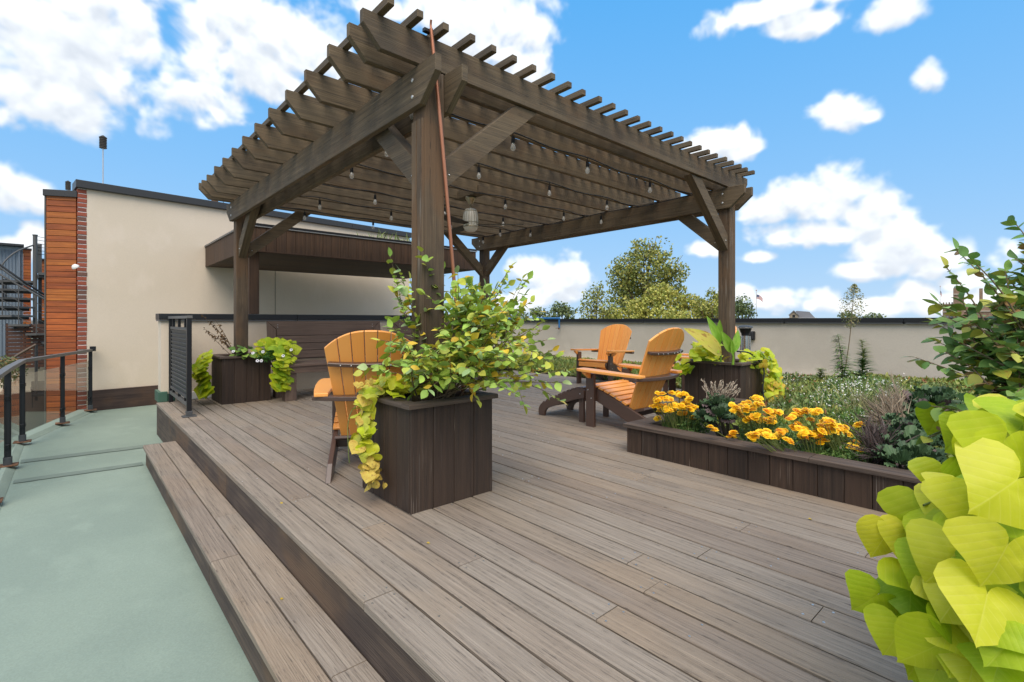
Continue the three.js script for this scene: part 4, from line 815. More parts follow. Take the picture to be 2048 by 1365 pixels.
// near planter: tangled shrub with a yellowing vine over the left edge
{
  const t = thing('shrub', 'tangled green and yellow leafed shrub growing from the near planter box', 'shrub'), r = rng(301);
  const ends = [[800, 545, 2.9], [846, 530, 3.0], [790, 585, 2.9], [782, 640, 2.85], [800, 690, 2.7], [905, 585, 2.8], [885, 540, 3.2], [935, 560, 3.2], [970, 575, 2.95], [1010, 560, 3.2], [850, 700, 2.5], [870, 735, 2.5], [905, 755, 2.55], [1000, 770, 2.6], [1022, 535, 3.1], [1050, 590, 3.2], [1075, 625, 3.0], [1085, 660, 2.9], [1105, 700, 3.1], [1125, 765, 2.75], [1060, 700, 2.7], [1000, 640, 2.75], [960, 650, 2.6], [1020, 720, 2.65], [930, 690, 2.55], [900, 720, 2.5], [960, 745, 2.55], [1040, 650, 3.3], [990, 590, 3.35], [760, 680, 2.8], [735, 735, 2.75], [815, 735, 2.5], [875, 660, 2.55], [1090, 735, 2.95], [985, 700, 2.5], [1045, 755, 2.75], [820, 560, 3.1], [920, 630, 2.9], [1015, 615, 2.9]].map((q) => at(...q));
  for (let i = 0; i < 20; i++) ends.push(at(rr(920, 1095, r), rr(565, 750, r), rr(2.6, 3.25, r)));
  shrub(t, r, V(1.69, 0.54, -2.62), ends, { leaf: 0.055, step: 0.025, mats: GREENLEAF, weights: [0.16, 0.36, 0.28, 0.1, 0.1], merged: GREENLIN, parts: 290, rad: 0.006, twigs: 3, from: 0.38 });
  const v = thing('trailing_vine', 'yellowing vine hanging down the left side of the near planter', 'vine');
  const path = [V(1.52, 0.62, -2.72), V(1.36, 0.66, -2.72), V(1.27, 0.52, -2.70), V(1.255, 0.33, -2.68), V(1.29, 0.12, -2.62)], c = new THREE.CatmullRomCurve3(path);
  part(v, 'stem', tube(path, 0.004, 40, 6), STEM); part(v, 'stem', tube([V(1.4, 0.62, -2.78), V(1.26, 0.5, -2.86), V(1.235, 0.26, -2.84), V(1.24, 0.2, -2.84)], 0.003, 30, 6), STEM);
  const mats = [LIME[2], LIME[0], GREENLEAF[2], leafMat([206, 184, 84], [196, 166, 74], [216, 200, 130], 231, [150, 112, 60], 0.2, 0.7)];
  for (let i = 0; i < 120; i++) { const u = Math.pow(r(), 0.9), p = c.getPointAt(u).add(V(rr(-0.05, 0.05, r), rr(-0.02, 0.06, r), rr(-0.07, 0.07, r))); const k = u > 0.82 || r() < 0.2 ? 3 : Math.floor(r() * 3); leafMesh(v, HEARTS[Math.floor(r() * 8)], mats[k], p, V(rr(-0.8, 0.3, r), rr(-1, 0.1, r), rr(-0.6, 0.6, r)), V(-0.6, 0.7, 0.3).add(dirOf(r).multiplyScalar(0.7)), rr(0.035, 0.068, r)); }
  for (let i = 0; i < 60; i++) { const p = V(rr(1.36, 1.62, r), 0.62 + rr(0, 0.08, r), rr(-2.86, -2.5, r)); leafMesh(v, HEARTS[Math.floor(r() * 8)], mats[Math.floor(r() * 3)], p, V(rr(-1, 0.2, r), rr(-0.5, 0.3, r), rr(-0.8, 0.8, r)), V(-0.2, 1, 0.2).add(dirOf(r).multiplyScalar(0.6)), rr(0.035, 0.062, r)); }
}
// far left planter
{
  const t = thing('sweet_potato_vine', 'bright lime vine spilling both sides of the far left planter', 'vine'), r = rng(311);
  cascade(t, r, V(1.37, 0.60, -7.18), V(-1, 0, 0.25).normalize(), V(0, 0, 1), 0.36, 0.46, 110, 0.1, LIME, 0.06, 0.17);
  cascade(t, r, V(2.0, 0.63, -6.83), V(0.35, 0, 0.94).normalize(), V(0.94, 0, -0.35), 0.26, 0.44, 95, 0.1, LIME, 0.12, 0.14);
  for (let i = 0; i < 46; i++) leafMesh(t, HEARTS[Math.floor(r() * 8)], LIME[Math.floor(r() * 3)], V(rr(1.8, 2.24, r), rr(0.62, 0.79, r), rr(-7.2, -6.82, r)), V(rr(-0.3, 1, r), rr(-0.5, 0.2, r), rr(-0.2, 1, r)), V(0.1, 0.8, 0.6).add(dirOf(r).multiplyScalar(0.4)), rr(0.08, 0.12, r));
  part(t, 'stem', tube([V(1.85, 0.55, -7.05), V(1.98, 0.66, -6.9), V(2.03, 0.5, -6.74), V(2.03, 0.22, -6.74)], 0.005, 30, 6), STEM);
  const d = thing('dead_plant', 'withered brown stalks standing in the far left planter', 'plant');
  const mass = new Mass(), st = [];
  for (const e of [[401, 628, 6.3], [423, 642, 6.35], [430, 640, 6.3], [412, 660, 6.25], [418, 668, 6.4], [440, 665, 6.3], [406, 655, 6.3]]) {
    const b = V(1.62 + rr(-0.06, 0.06, r), 0.55, -7.13 + rr(-0.05, 0.05, r)), f = at(...e), m = b.clone().lerp(f, 0.5).add(V(rr(-0.03, 0.03, r), 0.03, 0)); st.push(taper([b, m, f], 0.004, 0.0015, 10, 5));
    const c = new THREE.CatmullRomCurve3([b, m, f]);
    for (let i = 0; i < 26; i++) mass.add(OVATE[i % 4], c.getPointAt(rr(0.35, 1, r)), dirOf(r, -0.7), dirOf(r), rr(0.018, 0.045, r), vary(lin(96, 74, 46), r, 0.4), 0.6);
  }
  part(d, 'stalks', join(st), plain(0.10, 0.06, 0.035, 0.85)); mass.build(d, 'withered_leaves', M.dry);
  const h = thing('leafy_plant', 'dark green broad leaves in the middle of the far left planter', 'plant');
  for (let i = 0; i < 34; i++) { const a = r() * 6.28, q = rr(0.02, 0.17, r); leafMesh(h, OVATE[i % 4], [GREENLEAF[0], ROSELEAF[0], ROSELEAF[1]][i % 3], V(1.70 + Math.cos(a) * q, rr(0.58, 0.72, r), -7.04 + Math.sin(a) * q * 0.7), V(Math.cos(a), rr(-0.4, 0.4, r), Math.sin(a) + 0.3), V(0, 1, 0.5).add(dirOf(r).multiplyScalar(0.5)), rr(0.08, 0.12, r)); }
  const f = thing('daisy_plant', 'fine leafed plant with white dark-eyed flowers at the far left planter rim', 'flowers');
  const fm = new Mass(); for (let i = 0; i < 900; i++) { const q = dirOf(r).multiplyScalar(Math.cbrt(r())); fm.add(SLIM, V(1.95 + q.x * 0.19, 0.60 + q.y * 0.09, -6.84 + q.z * 0.1), dirOf(r, 0.3), dirOf(r), rr(0.025, 0.05, r), vary(lin(66, 118, 34), r, 0.35)); } fm.build(f, 'foliage', M.foliage);
  const pet = strapLeaf(0.2, 3, 0.1, 0.1), wm = plain(0.82, 0.8, 0.84, 0.6), eye = plain(0.02, 0.015, 0.05, 0.6);
  const pg = []; for (let k = 0; k < 12; k++) { const g = bare(pet).scale(0.017, 0.017, 0.017); g.translate(0, 0, 0.005); g.rotateY(k / 12 * Math.PI * 2); pg.push(g); } const daisy = mergeGeometries(pg), eyeG = new THREE.SphereGeometry(0.0075, 10, 6); eyeG.scale(1, 0.5, 1);
  for (const [px, py, d] of [[466, 703, 6.05], [505.5, 706.5, 6.0], [525.5, 704, 6.05], [514.5, 722, 5.98], [582, 700, 6.15], [522, 722, 6.0], [566, 712, 6.1]]) { const m = part(f, 'flower', daisy, wm); m.position.copy(at(px, py, d)); m.quaternion.setFromUnitVectors(V(0, 1, 0), V(-0.5, 0.45, 0.75).add(dirOf(r).multiplyScalar(0.2)).normalize()); part(m, 'flower_eye', eyeG, eye, [0, 0.002, 0]); }
}
// right planter: canna leaves and lime vine
{
  const r = rng(321), t = thing('canna_plant', 'broad upright canna leaves around the right pergola post', 'plant');
  const CAN = leafMat([120, 170, 46], [150, 190, 70], [190, 214, 120], 241, null, 0.35, 0.4), CANY = leafMat([186, 186, 60], [204, 190, 84], [214, 204, 120], 242, [140, 90, 44], 0.35, 0.5);
  const G = [strapLeaf(0.15, 10, 0.35, 0.12, 0.45, 0.03), strapLeaf(0.17, 10, 0.25, 0.3, 0.45, 0.05), strapLeaf(0.13, 10, 0.5, -0.05)];
  const L = (g, m, b, e, face, w = 1) => { const a = at(...b), c = at(...e), d = c.clone().sub(a); const q = leafMesh(t, g, m, a, d, face, d.length()); q.scale.x *= w; };
  const f = V(-0.65, 0.35, 0.7);
  L(G[1], CANY, [1443, 710, 5.35], [1394, 652, 5.15], V(-0.4, 0.5, 0.9), 1.25); L(G[0], CAN, [1440, 690, 5.4], [1418, 633, 5.35], f, 0.95); L(G[2], CAN, [1438, 690, 5.42], [1440, 640, 5.42], V(-0.9, 0.3, 0.4), 1.1);
  L(G[0], CAN, [1464, 706, 5.22], [1447, 665, 5.15], V(-0.75, 0.3, 0.6), 1.35); L(G[0], CAN, [1466, 706, 5.22], [1480, 660, 5.25], V(-0.4, 0.3, 0.9), 1.3); L(G[2], CAN, [1466, 712, 5.2], [1462, 678, 5.18], f, 0.9); L(G[2], CANY, [1445, 722, 5.3], [1462, 714, 5.1], V(0, 1, 0.2), 0.5);
  for (const [px, d] of [[1466, 5.22], [1441, 5.38]]) part(t, 'stalk', taper([at(px, 730, d), at(px + 1, 715, d), at(px, 700, d)], 0.014, 0.008, 8, 8), CAN);
  const v = thing('sweet_potato_vine', 'lime vine trailing over both sides of the right planter box', 'vine');
  for (let i = 0; i < 60; i++) { const p = at(rr(1385, 1440, r), rr(686, 724, r), rr(5.3, 5.75, r)); leafMesh(v, HEARTS[i % 8], LIME[Math.floor(r() * 4)], p, V(rr(-1, 0.1, r), rr(-0.6, 0.2, r), rr(-0.3, 0.7, r)), V(-0.4, 0.9, 0.5).add(dirOf(r).multiplyScalar(0.5)), rr(0.055, 0.09, r)); }
  cascade(v, r, V(5.27, 0.60, -2.86), V(-1, 0, -0.1).normalize(), V(0, 0, 1), 0.2, 0.12, 24, 0.08, LIME, 0.06, 0.14);
  for (let i = 0; i < 55; i++) { const p = at(rr(1484, 1545, r), rr(702, 732, r), rr(5.35, 5.7, r)); leafMesh(v, HEARTS[i % 8], LIME[Math.floor(r() * 3)], p, V(rr(-0.4, 0.8, r), rr(-0.6, 0.2, r), rr(0, 0.9, r)), V(-0.3, 0.9, 0.6).add(dirOf(r).multiplyScalar(0.5)), rr(0.06, 0.095, r)); }
  const YL = [LIME[2], LIME[0], GREENLEAF[3], LIME[1]];
  for (let i = 0; i < 70; i++) { const u = r(), p = at(lerp(1540, 1552, u) + rr(-16, 16, r), lerp(725, 812, u), rr(5.35, 5.6, r)); leafMesh(v, HEARTS[i % 8], YL[Math.floor(r() * 4)], p, V(rr(-0.5, 0.6, r), rr(-1, -0.1, r), rr(0, 0.7, r)), V(-0.6, 0.5, 0.7).add(dirOf(r).multiplyScalar(0.6)), rr(0.05, 0.085, r)); }
  part(v, 'stem', tube([V(5.75, 0.58, -2.4), V(5.95, 0.62, -2.25), V(6.02, 0.4, -2.2), V(6.0, 0.15, -2.2)], 0.005, 24, 6), STEM);
  part(v, 'irrigation_hose', tube([at(1474, 703, 5.3), at(1500, 707, 5.4), at(1518, 722, 5.42), at(1528, 740, 5.4), at(1526, 780, 5.35), at(1532, 815, 5.3)], 0.008, 40, 8), M.black);
}
// ---- planted bed
const bloom = (() => {                                               // a double marigold head, two ruffled rings and a tuft
  const out = []; const r = rng(41);
  for (let s = 0; s < 3; s++) {
    const P = [], C = [], I = []; let base = 0;
    const petal = (a, rad, y, w, lift, col) => { const ca = Math.cos(a), sa = Math.sin(a), q = [[0.1, -w * 0.35, 0], [0.1, w * 0.35, 0], [rad * 0.75, -w, lift * 0.6], [rad * 0.75, w, lift * 0.6], [rad, -w * 0.7, lift], [rad * 1.04, 0, lift * 0.9 + 0.03], [rad, w * 0.7, lift]]; for (const [d, o, h] of q) { P.push(ca * d - sa * o, y + h, sa * d + ca * o); C.push(...col(d / rad)); } I.push(base, base + 2, base + 1, base + 1, base + 2, base + 3, base + 2, base + 4, base + 5, base + 2, base + 5, base + 3, base + 3, base + 5, base + 6); base += 7; };
    const yel = lin(255, 214, 20), org = lin(255, 184, 10);
    for (const [n, rad, y, lift, w] of [[9, 1, 0, -0.12, 0.36], [8, 0.82, 0.12, 0.05, 0.34], [7, 0.6, 0.24, 0.14, 0.28], [5, 0.34, 0.32, 0.2, 0.2]]) for (let k = 0; k < n; k++) petal((k + r() * 0.5) / n * Math.PI * 2, rad * rr(0.88, 1.1, r), y, w, lift + rr(-0.06, 0.06, r), (d) => { const m = s === 2 ? 0.8 : 0.05 + 0.4 * (1 - d); return [lerp(yel[0], org[0], m), lerp(yel[1], org[1], m), lerp(yel[2], org[2], m)]; });
    const g = new THREE.BufferGeometry(); g.setAttribute('position', new THREE.Float32BufferAttribute(P, 3)); g.setAttribute('color', new THREE.Float32BufferAttribute(C, 3)); g.setIndex(I); g.computeVertexNormals(); out.push(g);
  }
  return out;
})();
function marigold(label, x, z, rad, h, flowers, seed) {
  const t = thing('marigold', label, 'flowers', 'marigold clumps in the planting bed', [x, 0.1, z]), r = rng(seed), mass = new Mass();
  const spots = flowers.map(([px, py, d]) => { const p = at(px, py, d); return p.sub(V(x, 0.1, z)); });
  for (let i = 0; i < 2600; i++) { const q = dirOf(r).multiplyScalar(Math.cbrt(r())); const y = h * 0.45 + q.y * h * 0.48; mass.add(SLIM, V(q.x * rad, Math.max(0.01, y), q.z * rad), dirOf(r, 0.5), dirOf(r), rr(0.018, 0.038, r), vary(r() < 0.3 ? lin(116, 142, 70) : lin(84, 120, 50), r, 0.35), 1.2); }
  mass.build(t, 'foliage', M.foliage);
  const st = [];
  spots.forEach((p, i) => { const b = V(p.x * 0.4, 0.02, p.z * 0.4); st.push(taper([b, b.clone().lerp(p, 0.6), p.clone().add(V(0, -0.005, 0))], 0.003, 0.002, 6, 4)); const m = part(t, 'flower', bloom[r() < 0.1 ? 2 : i % 2], M.petal); m.position.copy(p); const s = rr(0.023, 0.031, r); m.scale.setScalar(s); m.quaternion.setFromUnitVectors(V(0, 1, 0), V(-0.18, 1, 0.2).add(dirOf(r).multiplyScalar(0.4)).normalize()); m.rotateY(r() * 6); });
  for (let i = 0; i < 9; i++) { const a = r() * 6.28, p = V(Math.cos(a) * rad * 0.9, rr(0.1, 0.9, r) * h, Math.sin(a) * rad * 0.9); const m = part(t, 'bud', new THREE.ConeGeometry(0.007, 0.028, 6), plain(0.55, 0.48, 0.32, 0.8)); m.position.copy(p); m.rotation.set(r(), 0, r()); }
  part(t, 'stems', join(st), STEM);
}
const jit = (list, d0, d1, r = rnd) => list.flatMap(([x, y]) => { const d = rr(d0, d1, r); return [[x, y, d], [x + rr(-11, 11, r), y + rr(-6, 4, r), d + rr(-0.03, 0.03, r)], ...(r() < 0.5 ? [[x + rr(-9, 9, r), y + rr(-4, 5, r), d + rr(-0.05, 0.05, r)]] : [])]; });
marigold('leftmost marigold clump at the corner of the planting bed', 3.62, -2.0, 0.17, 0.26, jit([[1325, 788], [1342, 786], [1358, 788], [1367, 787], [1318, 800], [1328, 797], [1342, 799], [1315, 803], [1310, 812], [1323, 811], [1320, 821], [1340, 815], [1343, 823], [1334, 817], [1363, 811], [1372, 806], [1377, 807], [1360, 814], [1372, 816], [1380, 821], [1361, 827], [1371, 832], [1386, 836], [1317, 836], [1378, 799], [1349, 812], [1384, 812]], 3.72, 3.95), 401);
marigold('marigold clump in the middle of the bed, beside the grey kale', 3.74, -1.42, 0.2, 0.25, jit([[1473, 815], [1466, 822], [1482, 820], [1478, 829], [1493, 812], [1498, 805], [1518, 797], [1508, 814], [1520, 805], [1500, 821], [1488, 835], [1497, 838], [1512, 842], [1523, 841], [1534, 822], [1545, 828], [1555, 826], [1540, 838], [1545, 842], [1508, 833], [1430, 860], [1460, 873], [1466, 866], [1516, 808]], 3.35, 3.6), 402);
marigold('broad marigold clump by the front rim of the bed', 3.58, -1.05, 0.17, 0.15, jit([[1500, 872], [1512, 868], [1522, 865], [1535, 863], [1545, 874], [1552, 873], [1563, 863], [1573, 879], [1530, 870], [1505, 876], [1592, 852], [1598, 857], [1605, 862], [1618, 866], [1602, 873], [1610, 874], [1640, 886], [1635, 875]], 3.05, 3.2), 403);
marigold('large marigold clump nearest the dark kale', 3.78, -0.9, 0.21, 0.21, jit([[1600, 824], [1612, 821], [1625, 822], [1630, 825], [1585, 834], [1598, 833], [1623, 840], [1645, 844], [1655, 841], [1663, 843], [1640, 852], [1650, 858], [1660, 855], [1672, 857], [1668, 850], [1680, 853], [1690, 855], [1655, 868], [1645, 865], [1630, 868], [1637, 861], [1665, 862], [1675, 862], [1724, 848], [1700, 884], [1710, 886], [1728, 884], [1712, 895], [1718, 900], [1697, 869]], 3.05, 3.3), 404);
// ornamental kale: heads of frilled leaves on bare stems
const FRILL = (() => { const n = 18, P = [], I = []; P.push(0, 0, 0); for (let i = 0; i <= n; i++) { const a = lerp(-1.9, 1.9, i / n), q = 0.5 + 0.1 * Math.cos(a * 2); for (const k of [0.6, 1]) P.push(Math.sin(a) * q * k, (k === 1 ? Math.sin(i * 2.4) * 0.13 + 0.1 : 0.05), 0.45 + Math.cos(a) * q * k - 0.45 * (1 - k)); } for (let i = 0; i < n; i++) { const a = 1 + i * 2; I.push(0, a, a + 2, a, a + 1, a + 2, a + 1, a + 3, a + 2); } const g = new THREE.BufferGeometry(); g.setAttribute('position', new THREE.Float32BufferAttribute(P, 3)); g.setIndex(I); g.computeVertexNormals(); return g; })();
const KALE = [plain(0.058, 0.115, 0.046, 0.6), plain(0.08, 0.145, 0.06, 0.6), plain(0.045, 0.085, 0.04, 0.6), plain(0.11, 0.075, 0.075, 0.7)];
for (const k of KALE) k.side = THREE.DoubleSide;
function kale(label, heads, seed, x, z) {
  const t = thing('kale_plant', label, 'plant', 'dark kale plants in the planting bed', [x, 0.1, z]), r = rng(seed), st = [];
  for (const [px, py, d, s] of heads) {
    const c = at(px, py, d).sub(V(x, 0.1, z)); st.push(taper([V(c.x * 0.3, 0, c.z * 0.3), c.clone().multiplyScalar(0.6), c], 0.012, 0.008, 8, 6));
    for (let i = 0; i < 15; i++) { const a = i * 2.4, el = lerp(1.1, -0.35, i / 15), o = V(Math.cos(a) * Math.cos(el), Math.sin(el), Math.sin(a) * Math.cos(el)); leafMesh(t, FRILL, KALE[r() < 0.08 ? 3 : Math.floor(r() * 3)], c.clone().addScaledVector(o, s * 0.25), o, V(0, 1, 0).add(dirOf(r).multiplyScalar(0.4)), s * rr(0.75, 1.1, r)); }
  }
  part(t, 'stems', join(st), plain(0.16, 0.14, 0.09, 0.8));
}
kale('grey green kale with bare stems below the dried grass', [[1430, 812, 3.75, 0.085], [1412, 822, 3.8, 0.07], [1450, 818, 3.8, 0.08], [1440, 836, 3.65, 0.09], [1404, 836, 3.7, 0.06], [1420, 842, 3.7, 0.05], [1456, 838, 3.75, 0.06]], 501, 3.86, -1.75);
kale('large dark green kale mass by the front rim at the right', [[1810, 870, 3.3, 0.1], [1835, 858, 3.35, 0.11], [1780, 880, 3.2, 0.08], [1790, 905, 3.0, 0.09], [1820, 900, 3.0, 0.11], [1845, 900, 3.1, 0.11], [1830, 925, 2.85, 0.11], [1800, 930, 2.8, 0.09], [1855, 935, 2.85, 0.1], [1870, 880, 3.2, 0.1], [1770, 915, 2.9, 0.06], [1785, 845, 3.4, 0.06]], 502, 3.75, -0.62);
kale('upper kale cluster behind the dried stalks', [[1830, 810, 4.4, 0.11], [1850, 800, 4.5, 0.12], [1870, 815, 4.4, 0.12], [1845, 830, 4.2, 0.12], [1885, 805, 4.5, 0.12], [1820, 825, 4.3, 0.08], [1865, 838, 4.2, 0.1]], 503, 4.9, -0.75);
// dried grasses
function dryGrass(label, b, tops, seed, heads, col = [0.32, 0.25, 0.17], n = 5) {
  const t = thing('dried_grass', label, 'grass'), r = rng(seed), base = at(...b), mass = new Mass(), st = [];
  for (const e of tops) for (let k = 0; k < n; k++) {
    const f = at(e[0] + rr(-7, 7, r), e[1] + rr(-6, 10, r), e[2] + rr(-0.12, 0.12, r)), s = base.clone().add(V(rr(-0.08, 0.08, r), 0, rr(-0.08, 0.08, r))), m = s.clone().lerp(f, 0.55).add(V(rr(-0.02, 0.02, r), 0.02, rr(-0.02, 0.02, r)));
    mass.raw(taper([s, m, f], 0.0018, 0.001, 6, 3), vary(col, r, 0.3));
    if (heads) { const d = f.clone().sub(m).normalize(); for (let i = 0; i < 16; i++) mass.add(SLIM, f.clone().addScaledVector(d, -0.004 * i), d.clone().add(dirOf(r).multiplyScalar(0.45)), dirOf(r), 0.016, vary([0.42, 0.35, 0.27], r, 0.25), 1.6); }
    else for (let i = 0; i < 3; i++) mass.add(BLADE, s.clone().lerp(f, r() * 0.7), f.clone().sub(s).add(dirOf(r).multiplyScalar(0.12)), dirOf(r), rr(0.12, 0.22, r), vary(col, r, 0.3), 1);
  }
  mass.build(t, 'stalks', M.dry);
}
dryGrass('pale dried seed heads in front of the right planter box', [1430, 830, 3.8], [[1404, 765, 3.9], [1412, 780, 3.9], [1425, 770, 3.9], [1435, 772, 3.85], [1447, 762, 3.9], [1455, 775, 3.85], [1462, 770, 3.9], [1468, 765, 3.9], [1473, 780, 3.85], [1440, 785, 3.8]], 601, true, [0.34, 0.27, 0.2], 5);
dryGrass('tangle of bent dry brown stalks behind the dark kale', [1800, 865, 4.0], [[1785, 745, 4.6], [1795, 755, 4.6], [1776, 770, 4.5], [1800, 780, 4.4], [1768, 790, 4.4], [1760, 780, 4.3], [1750, 800, 4.2], [1740, 805, 4.1], [1790, 790, 4.3], [1730, 825, 3.9], [1745, 835, 3.8], [1765, 840, 3.7], [1755, 770, 4.6]], 602, false, [0.26, 0.2, 0.14], 11);
dryGrass('low dark purple brown twiggy plant by the rim beside the kale', [1760, 925, 3.05], [[1735, 870, 3.1], [1745, 860, 3.2], [1755, 880, 3.1], [1765, 870, 3.15], [1775, 890, 3.0], [1730, 890, 3.05], [1750, 900, 3.0], [1785, 875, 3.1], [1770, 850, 3.3], [1740, 840, 3.4]], 603, false, [0.09, 0.065, 0.06], 14);
dryGrass('wispy green and straw grass tuft among the white flowers', [1730, 850, 4.6], [[1700, 800, 4.7], [1715, 790, 4.8], [1730, 785, 4.8], [1745, 795, 4.7], [1690, 815, 4.6], [1720, 810, 4.6], [1755, 805, 4.6], [1675, 825, 4.5]], 604, false, [0.3, 0.29, 0.14], 10);
// white flowered mound
{
  const t = thing('white_flower_patch', 'spreading green mound dotted with tiny white flowers', 'flowers'), r = rng(611), mass = new Mass(), fl = new Mass();
  const lobes = [[1690, 790, 6.0, 0.45, 0.19], [1735, 775, 6.2, 0.5, 0.22], [1640, 815, 5.4, 0.4, 0.12], [1700, 830, 4.8, 0.4, 0.16], [1760, 810, 5.2, 0.45, 0.2], [1610, 830, 5.0, 0.35, 0.08], [1880, 800, 5.2, 0.4, 0.2], [1660, 845, 4.4, 0.3, 0.12], [1735, 848, 4.3, 0.3, 0.14]];
  for (const [px, py, d, w, h] of lobes) { const c = at(px, py, d); c.y = 0.1; for (let i = 0; i < 1500; i++) { const q = dirOf(r); q.y = Math.abs(q.y); const k = Math.cbrt(r()); const p = c.clone().add(V(q.x * w * k, q.y * h * k, q.z * w * k)); mass.add(SLIM, p, dirOf(r, 0.9), dirOf(r), rr(0.04, 0.085, r), vary(r() < 0.3 ? lin(150, 160, 90) : lin(92, 128, 56), r, 0.35), 0.7); if (i % 14 === 0 && k > 0.7) for (let j = 0; j < 5; j++) fl.add(SMALL, p.clone().add(V(rr(-0.01, 0.01, r), 0.02, rr(-0.01, 0.01, r))), dirOf(r, -0.2), V(0, 1, 0), 0.021, vary([0.8, 0.8, 0.74], r, 0.1), 1.3); } }
  for (const [px, py, d] of [[1700, 815, 5.3], [1745, 800, 5.4], [1775, 825, 4.8], [1720, 845, 4.5], [1650, 820, 5.2], [1690, 780, 6.2], [1750, 775, 6.2], [1620, 800, 5.8], [1575, 790, 6.2]]) { const c = at(px, py, d); c.y = 0.1; for (let i = 0; i < 50; i++) { const p = c.clone().add(V(rr(-0.35, 0.35, r), 0, rr(-0.35, 0.35, r))); mass.add(BLADE, p, V(rr(-0.5, 0.3, r), 1, rr(-0.3, 0.5, r)), dirOf(r), rr(0.12, 0.28, r), vary(r() < 0.5 ? lin(170, 164, 112) : lin(140, 156, 92), r, 0.25), 0.8); if (i % 4 === 0) for (let j = 0; j < 4; j++) fl.add(SMALL, p.clone().add(V(rr(-0.05, 0.05, r), rr(0.16, 0.3, r), rr(-0.05, 0.05, r))), dirOf(r), dirOf(r), 0.015, vary([0.8, 0.8, 0.74], r, 0.1), 1.3); } }
  mass.build(t, 'foliage', M.foliage); fl.build(t, 'blossom', M.petal);
}
// tall weeds
function weed(name, label, b, top, seed, kind) {
  const t = thing(name, label, 'weed', 'tall weeds in front of the parapet'), r = rng(seed), s = at(...b), f = at(...top), m = s.clone().lerp(f, 0.5).add(V(0.01, 0, 0.02)), c = new THREE.CatmullRomCurve3([s, m, f]), mass = new Mass();
  part(t, 'stem', taper([s, m, f], 0.009, 0.003, 14, 6), kind === 'panicle' ? plain(0.16, 0.12, 0.07, 0.8) : STEM);
  const L = c.getLength();
  if (kind === 'panicle') for (let i = 0; i < 900; i++) { const u = rr(0.60, 1, r), q = c.getPointAt(u), w = 0.17 * Math.sin(Math.PI * Math.pow((u - 0.58) / 0.43, 0.75)) * Math.sqrt(r()), a = r() * 6.28; mass.add(SMALL, q.add(V(Math.cos(a) * w, w * 0.5, Math.sin(a) * w)), dirOf(r, 0.3), dirOf(r), rr(0.012, 0.028, r), vary(r() < 0.5 ? lin(170, 160, 110) : lin(120, 128, 70), r, 0.3)); }
  if (kind === 'panicle') for (let i = 0; i < 26; i++) { const u = rr(0.60, 0.95, r), q = c.getPointAt(u), a = r() * 6.28, w = 0.17 * Math.sin(Math.PI * Math.pow((u - 0.58) / 0.43, 0.75)); mass.raw(taper([q, q.clone().add(V(Math.cos(a) * w * 0.5, w * 0.15, Math.sin(a) * w * 0.5)), q.clone().add(V(Math.cos(a) * w, w * 0.5, Math.sin(a) * w))], 0.002, 0.001, 4, 3), lin(110, 96, 60)); }
  const n = kind === 'panicle' ? 60 : 330;
  for (let i = 0; i < n; i++) { const u = kind === 'panicle' ? rr(0, 0.3, r) : rr(0.03, 0.99, r), q = c.getPointAt(u), a = r() * 6.28; mass.add(SLIM, q, V(Math.cos(a), kind === 'spike' ? 0.7 : 0.3, Math.sin(a)), V(0, 1, 0), rr(0.08, 0.2, r) * (1.15 - u * 0.7), vary(u > 0.6 && kind === 'spike' ? lin(150, 158, 92) : lin(98, 128, 54), r, 0.3), 0.9); }
  mass.build(t, 'foliage', M.foliage);
}
weed('tall_weed', 'tallest weed with a seed plume rising above the parapet', [1682, 792, 6.6], [1709, 570, 6.8], 701, 'panicle');
weed('tall_weed', 'leafy green weed beside the tallest plumed stalk', [1685, 790, 6.55], [1676, 668, 6.6], 702, 'leafy');
weed('tall_weed', 'slender spike weed standing alone right of the plume', [1723, 775, 6.9], [1724, 680, 6.9], 703, 'spike');
weed('tall_weed', 'short wispy weed left of the tall plumed stalk', [1636, 795, 7.0], [1642, 738, 7.0], 704, 'spike');
weed('tall_weed', 'short rust coloured weed near the right planter', [1618, 800, 6.9], [1617, 755, 6.9], 705, 'spike');
